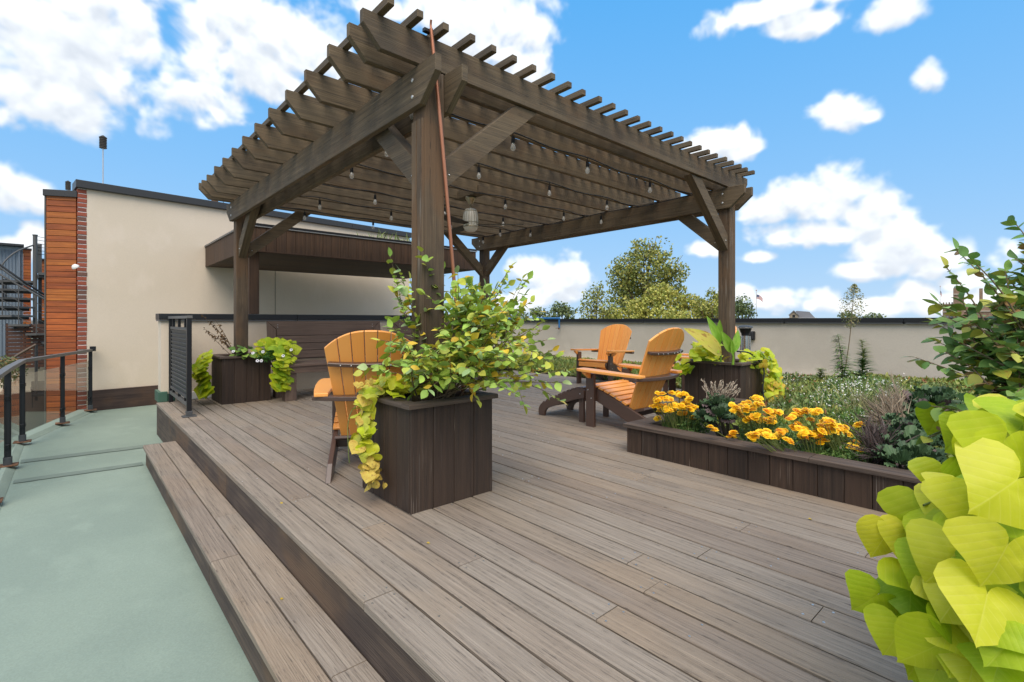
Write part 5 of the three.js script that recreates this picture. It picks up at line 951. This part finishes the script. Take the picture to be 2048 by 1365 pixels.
// low sedum cover of the green roof
{
  const r = rng(621), mass = new Mass();
  const spot = (x, z, y, s) => { const k = noise3(x * 1.6, 3, z * 1.6); const c = k < 0.42 ? lin(132, 150, 62) : k < 0.6 ? lin(154, 158, 78) : lin(112, 130, 68); for (let j = 0; j < 3; j++) mass.add(SMALL, V(x + rr(-0.03, 0.03, r), y, z + rr(-0.03, 0.03, r)), dirOf(r, 0.7), dirOf(r), s * rr(0.6, 1.3, r), vary(r() < 0.07 ? lin(150, 96, 56) : c, r, 0.35), 0.7); };
  for (let i = 0; i < 21000; i++) { const x = rr(DECKX, 9.85, r), z = rr(-12.5, BEDZ, r); spot(x, z, rr(0, 0.06, r), 0.065); }
  for (let i = 0; i < 13000; i++) { const x = rr(4.2, 9.85, r), z = rr(BEDZ, 0.8, r); spot(x, z, 0.1 + rr(0, 0.07, r) * (0.4 + noise3(x * 2, 1, z * 2) * 1.6), 0.06); }
  for (let i = 0; i < 5000; i++) { const x = rr(DECKX - 0.05, 8.4, r), z = rr(-10.5, -4.2, r); mass.add(BLADE, V(x, 0, z), dirOf(r, 1.6), dirOf(r), rr(0.08, 0.2, r), vary(r() < 0.4 ? lin(150, 150, 76) : lin(104, 128, 46), r, 0.3), 1.6); }
  const o = new THREE.Group(); o.name = 'ground_cover'; o.userData = { kind: 'stuff', label: 'low green sedum and grass covering the roof beyond the deck', category: 'ground cover' }; scene.add(o); mass.build(o, 'sedum', M.foliage);
  const g = new Mass(); for (let i = 0; i < 500; i++) { const u = r(); g.add(BLADE, V(2.2 + u * 3.7, 2.4, -7.85 - r() * 0.8), dirOf(r, 1.5), dirOf(r), rr(0.06, 0.16, r) * (u > 0.45 && u < 0.75 ? 1.7 : 0.6), vary(lin(120, 140, 62), r, 0.3), 1.8); }
  const q = new THREE.Group(); q.name = 'canopy_grass'; q.userData = { kind: 'stuff', label: 'thin grass growing on top of the dark canopy', category: 'grass' }; scene.add(q); g.build(q, 'grass', M.foliage);
}
// ---- foreground: large lime vine, and a shrub behind it
{
  const r = rng(801), t = thing('sweet_potato_vine', 'large lime leaved vine filling the lower right foreground', 'vine');
  // outline of the mound as seen: leaf rows from the back of the planter to the trailing front
  const left = (y) => (y < 850 ? lerp(2010, 1930, (y - 770) / 80) : y < 960 ? lerp(1915, 1845, (y - 850) / 110) : y < 1060 ? lerp(1850, 1735, (y - 960) / 100) : y < 1220 ? lerp(1735, 1725, (y - 1060) / 160) : lerp(1735, 1800, (y - 1220) / 160));
  const pts = []; let tries = 0;
  while (pts.length < 240 && tries++ < 9000) { const y = rr(835, 1450, r), l = left(y) + 80, x = rr(l, 2170, r); if (pts.some((q) => Math.hypot(q[0] - x, q[1] - y) < 29)) continue; pts.push([x, y]); }
  for (const [x, y] of pts) {
    const e = clamp((x - left(y)) / 260), d = lerp(1.24, 0.98, e) + rr(-0.08, 0.08, r) - (y > 1150 ? 0.04 : 0), p = at(x, y - 20, d);
    const tip = RIGHT.clone().multiplyScalar(rr(-0.9, 0.25, r)).add(V(0, rr(-1.0, -0.15, r), 0)).addScaledVector(FWD, rr(-0.55, 0.1, r));
    const face = FWD.clone().multiplyScalar(-0.55).add(V(0, 0.9, 0)).addScaledVector(RIGHT, -0.3).add(dirOf(r).multiplyScalar(0.6));
    leafMesh(t, HEARTS[Math.floor(r() * 8)], LIME[Math.floor(r() * 4)], p, tip, face, rr(0.058, 0.108, r));
  }
  for (const [x, y, d, s] of [[1775, 1065, 1.15, 0.085], [1755, 1190, 1.12, 0.08], [1800, 1260, 1.08, 0.085], [1890, 945, 1.2, 0.085], [1925, 870, 1.3, 0.09], [2010, 880, 0.95, 0.115], [2035, 960, 0.9, 0.12], [1955, 1000, 1.0, 0.1], [1910, 1110, 0.98, 0.105], [1975, 1190, 0.9, 0.11], [1880, 1290, 0.98, 0.105], [1880, 830, 1.45, 0.08], [2015, 1090, 0.88, 0.105]]) leafMesh(t, HEARTS[Math.floor(r() * 8)], LIME[Math.floor(r() * 3)], at(x, y, d), RIGHT.clone().multiplyScalar(-0.55).add(V(0, -0.6, 0)).add(dirOf(r).multiplyScalar(0.35)), FWD.clone().multiplyScalar(-0.8).add(V(0, 0.55, 0)).add(dirOf(r).multiplyScalar(0.3)), s);
  const st = []; for (let i = 0; i < 70; i++) { const [x, y] = pts[(i * 3) % pts.length]; const e = at(x, y - 20, 1.1), b = V(1.85 + rr(-0.2, 0.1, r), 0.55, 0.1 + rr(-0.1, 0.1, r)); st.push(taper([b, b.clone().lerp(e, 0.5).add(V(0, 0.1, 0)), e], 0.004, 0.0025, 10, 5)); } part(t, 'stems', join(st), STEM);
  const s = thing('shrub', 'dark green shrub with reddish leaves at the right edge', 'shrub');
  const ends = [[2035, 485, 1.5], [2010, 510, 1.45], [1990, 540, 1.5], [2060, 520, 1.35], [1985, 565, 1.5], [1965, 605, 1.45], [1890, 640, 1.5], [1880, 665, 1.5], [1905, 680, 1.4], [1940, 700, 1.45], [1960, 650, 1.35], [2000, 600, 1.35], [2040, 580, 1.3], [2030, 650, 1.3], [1990, 690, 1.35], [1920, 750, 1.4], [1905, 735, 1.45], [1960, 760, 1.35], [2010, 740, 1.3], [2050, 720, 1.3], [1980, 800, 1.35], [1925, 790, 1.4], [2075, 620, 1.35], [2030, 540, 1.45], [1970, 615, 1.45]].map((q) => at(q[0] + 22, q[1] + 8, q[2]));
  shrub(s, r, V(1.82, 0.56, 0.12), ends, { leaf: 0.037, step: 0.011, mats: ROSELEAF, weights: [0.4, 0.34, 0.16, 0.1], merged: [lin(100, 138, 68), lin(130, 162, 74), lin(170, 172, 66), lin(150, 118, 72)], parts: 280, rad: 0.006, from: 0.4, twigs: 5 });
}
// fallen leaves on deck and floor
{
  const r = rng(821);
  const spots = [[0.70, -2.33, -0.199], [0.9, -3.0, 0.002], [1.25, -2.0, 0.002], [0.68, -6.75, -0.393], [2.9, -0.9, 0.002]], names = ['on the step', 'on the deck edge', 'on the deck before the near planter', 'on the green floor by the deck corner', 'on the right of the deck'];
  spots.forEach(([x, z, y], i) => { const m = new THREE.Mesh(OVATE[i % 4], GREENLEAF[3]); m.name = numbered('fallen_leaf'); m.userData = { label: `tiny fallen yellow leaf ${names[i]}`, category: 'leaf', group: 'fallen leaves' }; m.position.set(x, y + 0.003, z); m.rotation.set(0.1, r() * 6, 0.1); m.scale.setScalar(0.018); m.castShadow = m.receiveShadow = true; scene.add(m); });
}

// ================================================================== BEYOND THE TERRACE
// ---- trees
function tree(name, label, spec, group) {
  const { base, trunk, limbs, lobes, leaf, cols, seed, n, gap = 0.42 } = spec;
  const t = thing(name, label, 'tree', group, [base.x, base.y, base.z]), r = rng(seed), wood_ = [], mass = new Mass();
  const L = lobes.map(([px, py, d, w, h]) => [at(px, py, d).sub(base), w, h]);
  const fork = V(0, 0, 0).lerp(L[0][0], 0.72); fork.x *= 0.5; fork.z *= 0.5;
  part(t, 'trunk', grain(taper([V(0, 0, 0), fork.clone().multiplyScalar(0.5), fork], trunk, trunk * 0.6, 10, 9), 'y'), BARK);
  for (const [c, w, h] of L) {
    const m = fork.clone().lerp(c, 0.55).add(V(0, h * 0.15, 0)); wood_.push(taper([fork, m, c.clone().add(V(0, h * 0.3, 0))], trunk * 0.42, trunk * 0.1, 8, 5));
    for (let k = 0; k < limbs; k++) { const q = m.clone().lerp(c, r()), o = dirOf(r, 0.25); const e = c.clone().add(V(o.x * w * 0.85, o.y * h * 0.85, o.z * w * 0.85)); wood_.push(taper([q, q.clone().lerp(e, 0.5).add(V(0, h * 0.06, 0)), e], trunk * 0.13, trunk * 0.03, 6, 4)); }
    const count = Math.round(n * w * h);
    let made = 0, guard = 0;
    while (made < count && guard++ < count * 8) {
      const o = dirOf(r), k = Math.pow(r(), 0.42), p = c.clone().add(V(o.x * w * k, o.y * h * k, o.z * w * k));
      const f = fbm3(p.x * 1.1 + seed, p.y * 1.1, p.z * 1.1, 3); if (f < gap) continue;
      const edge = noise3(p.x * 0.5 + 3, p.y * 0.5, p.z * 0.5 + seed); if (k > 0.58 + edge * 0.6) continue;
      mass.add(SMALL, p, dirOf(r, -0.4), dirOf(r, 0.5), leaf * rr(0.6, 1.3, r), vary(cols[Math.floor(Math.pow(r(), 1.2) * cols.length)], r, 0.28), 1.1); made++;
    }
  }
  part(t, 'limbs', join(wood_), BARK);
  mass.build(t, 'crown', M.foliage);
}
const under = (px, d) => { const p = at(px, 640, d); p.y = -9; return p; };
const OLIVE = [lin(136, 144, 66), lin(156, 158, 74), lin(116, 128, 60), lin(178, 170, 80)], YELLOWGREEN = [lin(166, 168, 74), lin(184, 182, 88), lin(142, 152, 64), lin(196, 186, 92)], DEEP = [lin(104, 120, 72), lin(124, 136, 80), lin(90, 106, 64)];
tree('broad_tree', 'tall open crowned tree rising highest behind the parapet', { base: under(1290, 30), trunk: 0.34, limbs: 5, leaf: 0.16, cols: OLIVE, seed: 11, n: 640, gap: 0.47, lobes: [[1288, 540, 30, 2.0, 1.6], [1300, 500, 30, 1.4, 1.0], [1240, 545, 30, 1.0, 1.2], [1345, 535, 30, 1.1, 1.1], [1250, 600, 30, 1.2, 1.3], [1285, 590, 30.5, 1.8, 1.5], [1330, 590, 31, 1.4, 1.4]] });
tree('bushy_tree', 'dense yellow green tree in front of the tallest tree', { base: under(1330, 27), trunk: 0.26, limbs: 4, leaf: 0.14, cols: YELLOWGREEN, seed: 13, n: 1100, gap: 0.42, lobes: [[1325, 600, 27, 1.3, 1.25], [1280, 620, 27, 1.1, 0.9], [1375, 615, 27, 1.2, 1.0], [1330, 640, 26.5, 2.2, 0.9], [1225, 632, 27, 1.0, 0.7], [1415, 622, 27, 0.9, 0.8], [1440, 615, 27.5, 0.6, 0.9]] });
tree('slender_tree', 'slender loose tree left of the tallest tree', { base: under(1190, 26), trunk: 0.16, limbs: 4, leaf: 0.13, cols: OLIVE, seed: 17, n: 620, gap: 0.4, lobes: [[1188, 600, 26, 0.75, 0.7], [1195, 580, 26, 0.4, 0.5], [1175, 625, 26, 0.7, 0.6], [1210, 622, 26, 0.6, 0.6]] });
tree('slender_tree', 'pointed sprig of a tree just left of the right post', { base: under(1430, 26), trunk: 0.12, limbs: 3, leaf: 0.13, cols: OLIVE, seed: 18, n: 560, gap: 0.4, lobes: [[1424, 598, 26, 0.35, 0.65], [1400, 612, 26, 0.5, 0.5], [1436, 618, 26, 0.6, 0.55]] });
tree('round_tree', 'small round dark tree far off beyond the blue pipe', { base: under(1125, 60), trunk: 0.3, limbs: 3, leaf: 0.3, cols: DEEP, seed: 19, n: 190, gap: 0.3, lobes: [[1124, 618, 60, 1.5, 1.2], [1138, 626, 60, 1.2, 1.0], [1110, 628, 60, 1.0, 0.9]] });
tree('round_tree', 'dark tree far off behind the near shrub', { base: under(1070, 62), trunk: 0.3, limbs: 3, leaf: 0.3, cols: DEEP, seed: 20, n: 190, gap: 0.3, lobes: [[1072, 626, 62, 1.5, 1.0], [1092, 632, 62, 1.0, 0.7], [1040, 628, 62, 1.4, 0.9], [1005, 624, 62, 1.3, 1.0], [925, 622, 62, 1.8, 1.2]] });
tree('round_tree', 'grey green tree just right of the right pergola post', { base: under(1490, 48), trunk: 0.3, limbs: 4, leaf: 0.24, cols: DEEP, seed: 21, n: 260, gap: 0.3, lobes: [[1484, 612, 48, 1.1, 1.2], [1500, 624, 48, 0.8, 0.8], [1472, 622, 48, 1.1, 1.1]] });
tree('round_tree', 'low dark tree top behind the tall plumed weed', { base: under(1700, 90), trunk: 0.4, limbs: 3, leaf: 0.4, cols: DEEP, seed: 22, n: 110, gap: 0.3, lobes: [[1694, 632, 90, 1.6, 0.9], [1708, 634, 90, 1.2, 0.6]] });
tree('round_tree', 'low dark tree top right of the tall plumed weed', { base: under(1748, 92), trunk: 0.4, limbs: 3, leaf: 0.4, cols: DEEP, seed: 23, n: 110, gap: 0.3, lobes: [[1746, 632, 92, 1.5, 0.85], [1758, 636, 92, 1.0, 0.5], [1730, 636, 92, 1.0, 0.5]] });

// ---- far buildings
{
  const p = at(1597, 640, 85), h = thing('far_house', 'far house with pointed dormer and grey roof above the parapet', 'house', null, [p.x, -9, p.z], YAW - Math.atan(573 / 989)); h.scale.x = Math.cos(Math.atan(573 / 989));
  const tan = plain(0.34, 0.27, 0.2, 0.85), slate = plain(0.2, 0.2, 0.22, 0.7), wht = plain(0.6, 0.6, 0.6, 0.6), S = 85 / FOCAL, y0 = 10.05;
  part(h, 'wall', box(66 * S, 9.9, 5, 'y', 0), wht, [0, 5.2 , -2.6]);
  part(h, 'gable_wall', grain(prism([[-9 * S, 0], [9 * S, 0], [9 * S, 5 * S], [0, 13 * S], [-9 * S, 5 * S]], 0.6), 'y'), tan, [-9 * S, y0 + 5 * S, 0.4]);
  part(h, 'window', box(5 * S, 5 * S, 0.1, 'y', 0), M.black, [-9 * S, y0 + 8.5 * S, 0.72]);
  for (const s of [-1, 1]) part(h, 'dormer_roof', box(14 * S, 1.6 * S, 1.2, 'x', 0), slate, [-9 * S + s * 5.2 * S, y0 + 14.5 * S, 0.3], [0, 0, -s * 0.72]);
  part(h, 'roof', grain(prism([[-14 * S, 0], [34 * S, 0], [22 * S, 13 * S], [-4 * S, 15 * S]], 3), 'x'), slate, [0, y0 + 4 * S, -1.8]);
  part(h, 'eaves', box(70 * S, 3.5 * S, 0.5, 'x', 0), wht, [2 * S, y0 + 3.2 * S, 0.1]);
}
{
  const D = 150, S = D / FOCAL, p = at(1940, 641, D), h = thing('school_building', 'far tan brick building with battlements and square tower', 'building', null, [p.x, p.y, p.z], YAW - Math.atan(916 / 989)); h.scale.x = Math.cos(Math.atan(916 / 989));
  const brick = mottled({ base: [150, 124, 104], alt: [136, 110, 92], alt2: [164, 140, 120], size: 4, f: 8, fine: 0.1, bump: 0, seed: 151, res: 256 }), pale = plain(0.48, 0.42, 0.35, 0.85), slate = plain(0.1, 0.1, 0.11, 0.7), glassy = plain(0.25, 0.28, 0.32, 0.2);
  const X = (px) => (px - 1940) * S, Yh = (py) => (641 - py) * S;
  const blk = (x0, x1, y0, y1, z, d, m, n = 'wall') => part(h, n, box(X(x1) - X(x0), Yh(y0) - Yh(y1), d, 'y', 0), m, [(X(x0) + X(x1)) / 2, (Yh(y0) + Yh(y1)) / 2, z]);
  blk(1885, 2060, 612, 720, -3, 8, brick); blk(1885, 1912, 608, 720, -2.0, 8, brick);
  for (let x = 1885; x < 2060; x += 6) blk(x, x + 3.4, x < 1912 ? 604.5 : 608, 612, x < 1912 ? 1.6 : 0.7, 0.7, x % 12 < 6 ? brick : pale, 'merlon');
  blk(1884, 1914, 623, 625, 2.1, 0.4, pale, 'string_course'); blk(1912, 2060, 622, 624, 1.1, 0.4, pale, 'string_course');
  blk(1907, 1921, 577, 640, 1.5, 4, brick, 'tower'); blk(1921, 1929, 590, 640, 1.2, 4, brick, 'tower'); blk(1906.5, 1921.5, 588, 590, 3.6, 0.4, pale, 'string_course'); blk(1906.5, 1929, 596, 597.5, 3.6, 0.4, pale, 'string_course');
  const dome = part(h, 'tower_cap', new THREE.SphereGeometry(6.5 * S, 14, 8, 0, Math.PI * 2, 0, Math.PI / 2), plain(0.26, 0.3, 0.24, 0.7), [X(1914), Yh(577), 1.5]); part(dome, 'finial', new THREE.ConeGeometry(0.15, 0.9, 6), slate, [0, 1.2, 0]);
  for (const x of [1895, 1903, 1935, 1950, 1965, 1980, 2000, 2020]) { const w = blk(x - 2.5, x + 2.5, 633, 650, x < 1912 ? 2.05 : 1.05, 0.2, glassy, 'window'); part(w, 'sill', box(0.9, 0.12, 0.3, 'x', 0), pale, [0, -1.35, 0.1]); }
  for (const x of [1898]) blk(x - 6, x + 6, 611, 620, 2.05, 0.2, plain(0.2, 0.15, 0.12, 0.9), 'panel');
  blk(1959, 1966, 578, 612, -1, 3, brick, 'tower'); blk(2012, 2024, 584, 612, -1, 3, slate, 'tower');
}
// flags
function flag(label, px, d, top, fpx, drop, w, hgt, turn) {
  const a = at(px, 640, d), b = at(px, top, d), t = thing('flagpole', label, 'flagpole', 'far flagpoles beyond the parapet', [a.x, -9, a.z], YAW + turn);
  const H = b.y + 9; part(t, 'pole', new THREE.CylinderGeometry(0.05, 0.09, H, 8), plain(0.55, 0.55, 0.55, 0.4, 0.4), [0, H / 2, 0]); part(t, 'ball', new THREE.SphereGeometry(0.12, 8, 6), M.copper, [0, H, 0]);
  const map = tex(128, 68, (u, v) => { const s = Math.floor((1 - v) * 13); if (u < 0.4 && s < 7) { const i = u / 0.4 * 6, j = (1 - v) / (7 / 13) * 5; return Math.hypot(i - Math.floor(i) - 0.5, j - Math.floor(j) - 0.5) < 0.2 ? [230, 230, 235] : [40, 46, 92]; } return s % 2 ? [226, 220, 216] : [150, 40, 50]; });
  const g = new THREE.PlaneGeometry(w, hgt, 16, 6), P = g.attributes.position; for (let i = 0; i < P.count; i++) { const x = P.getX(i) + w / 2; P.setXYZ(i, x * 0.94, P.getY(i) - drop * x * x / w, Math.sin(x * 4 / w + P.getY(i)) * 0.16 * x / w * w * 0.5); } g.computeVertexNormals();
  part(t, 'flag', g, new THREE.MeshStandardMaterial({ map, roughness: 0.8, side: THREE.DoubleSide }), [0.06, H - fpx, 0]);
}
flag('flagpole with striped flag flying right of the right pergola post', 1513, 100, 581, 1.3, 0.55, 1.35, 0.85, 0);
flag('flagpole with drooping flag beside the far tan building', 1881, 140, 573, 1.8, 2.6, 1.0, 1.1, 0.3);
// ---- left: neighbouring metal clad building, spiral stair, slat fence
{
  // everything here stands square to the line of sight past the brick corner, about 18 m away
  const D = 13, S = D / FOCAL, A = Math.atan(984 / 989), FAR = D / Math.cos(A), SX = S * Math.cos(A);
  const o = at(40, 641, D), F = (name, label, cat) => thing(name, label, cat, null, [o.x, EYE, o.z], YAW + A);
  const X = (px) => (px - 40) * SX, Yh = (py) => (641 - py) * S;
  const blk = (t, n, x0, x1, y0, y1, z, d, m, ax = 'y') => { const k = 1 - z / FAR; return part(t, n, box((X(x1) - X(x0)) * k, (Yh(y0) - Yh(y1)) * k, d, ax, 0.002), m, [(X(x0) + X(x1)) / 2 * k, (Yh(y0) + Yh(y1)) / 2 * k, z]); };
  const steel = plain(0.30, 0.37, 0.44, 0.5, 0.2), steelD = plain(0.18, 0.22, 0.27, 0.5, 0.2), dk = plain(0.035, 0.037, 0.04, 0.5, 0.3), gr = plain(0.09, 0.09, 0.09, 0.6, 0.2);
  const b = F('metal_clad_building', 'blue grey standing seam building behind the spiral stair', 'building');
  blk(b, 'wall', -60, 45, 500, 950, -3.2, 2, steel); for (let x = -56; x < 46; x += 6.5) blk(b, 'seam', x, x + 1.1, 501, 950, -2.17, 0.05, steelD);
  blk(b, 'roof_edge', -62, 47, 497, 501, -3.1, 2.4, dk); blk(b, 'downpipe', 36, 39.5, 503, 900, -2.1, 0.08, steelD);
  const w = blk(b, 'window', 6, 13, 560, 600, -2.18, 0.04, M.black);
  const c = F('timber_cladding', 'narrow orange timber column beside the metal clad building', 'cladding');
  for (let y = 500; y < 760; y += 6.5) blk(c, 'board', 45.5, 61.5, y, y + 6, -2.3, 0.3, M.clad[Math.floor(rnd() * 5)], 'x');
  blk(c, 'top_cap', 45, 63, 497.5, 500, -2.3, 0.5, dk);
  const c2 = F('timber_cladding', 'orange boarded wall behind the spiral stair column', 'cladding');
  for (let y = 519; y < 640; y += 6.8) blk(c2, 'board', 80, 124, y, y + 6.2, -1.6, 0.3, M.clad[Math.floor(rnd() * 5)], 'x');
  blk(c2, 'top_cap', 80, 126, 516, 519, -1.6, 0.5, dk);
  blk(c2, 'lower_wall', 78, 124, 640, 900, -1.7, 0.3, plain(0.02, 0.018, 0.016, 0.8));
  // stair
  const s = F('spiral_stair', 'dark metal spiral stair with cable rails at the far left', 'staircase');
  part(s, 'column', new THREE.CylinderGeometry(5 * SX, 5 * SX, Yh(468) - Yh(950), 16), gr, [X(70), (Yh(468) + Yh(950)) / 2, 0]); part(s, 'column_cap', new THREE.CylinderGeometry(6 * SX, 6 * SX, 2 * S, 16), gr, [X(70), Yh(468), 0]);
  blk(s, 'landing_post', 74, 84, 486, 545, -0.25, 0.09, gr); blk(s, 'landing_post', 76, 84, 545, 720, -0.3, 0.12, dk);
  blk(s, 'landing', 76, 128, 546, 551, -0.35, 1.1, gr, 'x'); blk(s, 'landing', 76, 128, 551, 556, -0.35, 1.0, dk, 'x');
  const tg = (a) => { const g = prism([[0.03, -0.045], [0.98, -0.2], [1.02, 0], [0.98, 0.2], [0.03, 0.045]].map(([x, z]) => [x, z]), 0.05); g.rotateX(-Math.PI / 2); return grain(g, 'x'); };
  for (let k = 0; k < 11; k++) { const y = 563 + k * 17.5, m = part(s, 'tread', tg(), gr, [X(70), Yh(y), 0]); m.rotation.y = Math.PI * 0.92 + k * 0.33 - 0.15; part(m, 'tread_edge', box(0.9, 0.09, 0.02, 'x', 0.002), dk, [0.52, -0.045, 0.1]); if (k < 8) part(m, 'baluster', new THREE.CylinderGeometry(0.012, 0.012, 1.0, 6), gr, [0.98, 0.5, 0]); }
  const helix = (r0, dy, n = 40) => { const q = []; for (let i = 0; i <= n; i++) { const k = i / n * 8, a = Math.PI * 0.92 + k * 0.33 - 0.15; q.push(V(X(70) + Math.cos(a) * r0, Yh(563 + k * 17.5) + dy, -Math.sin(a) * r0)); } return q; };
  part(s, 'handrail', tube(helix(0.98, 1.0), 0.022, 80, 8), gr); for (let i = 1; i < 5; i++) part(s, 'cable', tube(helix(0.98, i * 0.2), 0.006, 70, 5), gr);
  part(s, 'handrail', tube([V(X(70), Yh(487), 0), V(X(30), Yh(508), 0.3), V(X(8), Yh(530), 0.4), V(X(2), Yh(545), 0.4)], 0.02, 30, 8), gr);
  part(s, 'handrail', tube([V(X(-6), Yh(532), 0.9), V(X(45), Yh(566), 0.9), V(X(108), Yh(601), 0.5)], 0.024, 30, 8), dk); part(s, 'handrail', tube([V(X(-6), Yh(537), 0.95), V(X(45), Yh(572), 0.95), V(X(108), Yh(606), 0.55)], 0.02, 30, 8), gr);
  for (let i = 0; i < 6; i++) part(s, 'cable', tube([V(X(70), Yh(468 + i * 7.2), -0.2), V(X(90), Yh(470 + i * 7.0), -0.2), V(X(126), Yh(472 + i * 6.9), -0.2)], 0.007, 12, 5), dk);
  blk(s, 'rail_post', 92.5, 94, 469, 546, -0.2, 0.03, dk);
  // fence
  const f = F('slat_fence', 'dark red brown horizontal slat fence below the spiral stair', 'fence');
  for (let i = 0; i < 12; i++) blk(f, 'slat', 11, 104, 649 + i * 7.4, 655.2 + i * 7.4, 0.75, 0.03, i % 3 ? plain(0.075, 0.032, 0.02, 0.6) : plain(0.09, 0.04, 0.025, 0.6), 'x');
  for (const x of [12, 48, 76]) blk(f, 'post', x, x + 3.5, 647, 740, 0.70, 0.05, plain(0.05, 0.024, 0.016, 0.7));
  const hr = F('lower_handrail', 'brown sloping handrail in front of the slat fence', 'handrail'); part(hr, 'rail', tube([V(X(12), Yh(720), 1.2), V(X(40), Yh(703), 1.2), V(X(70), Yh(687), 1.2)], 0.03, 16, 8), plain(0.10, 0.07, 0.05, 0.6)); part(hr, 'post', new THREE.CylinderGeometry(0.03, 0.03, 1.4, 8), dk, [X(70), Yh(687) - 0.7, 1.2]); part(hr, 'post', new THREE.CylinderGeometry(0.03, 0.03, 1.2, 8), dk, [X(14), Yh(720) - 0.6, 1.2]);
  // plants on the lower terrace
  const r = rng(901), g = F('lower_shrub', 'dry looking shrub on the lower terrace behind the railing', 'shrub'), mass = new Mass();
  for (let i = 0; i < 1800; i++) { const q = dirOf(r).multiplyScalar(Math.cbrt(r())); mass.add(SMALL, V(X(12) + q.x * 0.38, Yh(732) + q.y * 0.36, 1.7 + q.z * 0.35), dirOf(r), dirOf(r), rr(0.03, 0.06, r), vary(r() < 0.35 ? lin(140, 110, 70) : lin(96, 110, 58), r, 0.3)); } mass.build(g, 'foliage', M.foliage);
  part(g, 'stem', new THREE.CylinderGeometry(0.03, 0.04, 1.4, 8), BARK, [X(12), Yh(732) - 0.9, 1.7]);
  // low beige wall and dark seat on the lower terrace
  const lw = F('lower_terrace_wall', 'beige stucco wall of the lower terrace seen through the glass', 'wall'); blk(lw, 'wall', -70, 116, 736, 960, 0.2, 0.3, M.stucco); blk(lw, 'base_band', -70, 116, 786, 960, 0.37, 0.03, plain(0.10, 0.075, 0.065, 0.8));
  const so = F('garden_chair', 'dark garden chair on the lower terrace seen through the glass', 'chair');
  blk(so, 'seat', 62, 92, 789, 794, 1.0, 0.55, dk, 'x'); blk(so, 'backrest', 62, 92, 765, 789, 0.76, 0.06, dk, 'x'); for (const x of [63, 89]) for (const z of [0.78, 1.22]) blk(so, 'leg', x, x + 2.5, 794, 818, z, 0.04, dk); for (const x of [60.5, 91]) blk(so, 'armrest', x, x + 3, 778, 781, 1.0, 0.5, dk, 'x');
}

renderer.render(scene, camera);
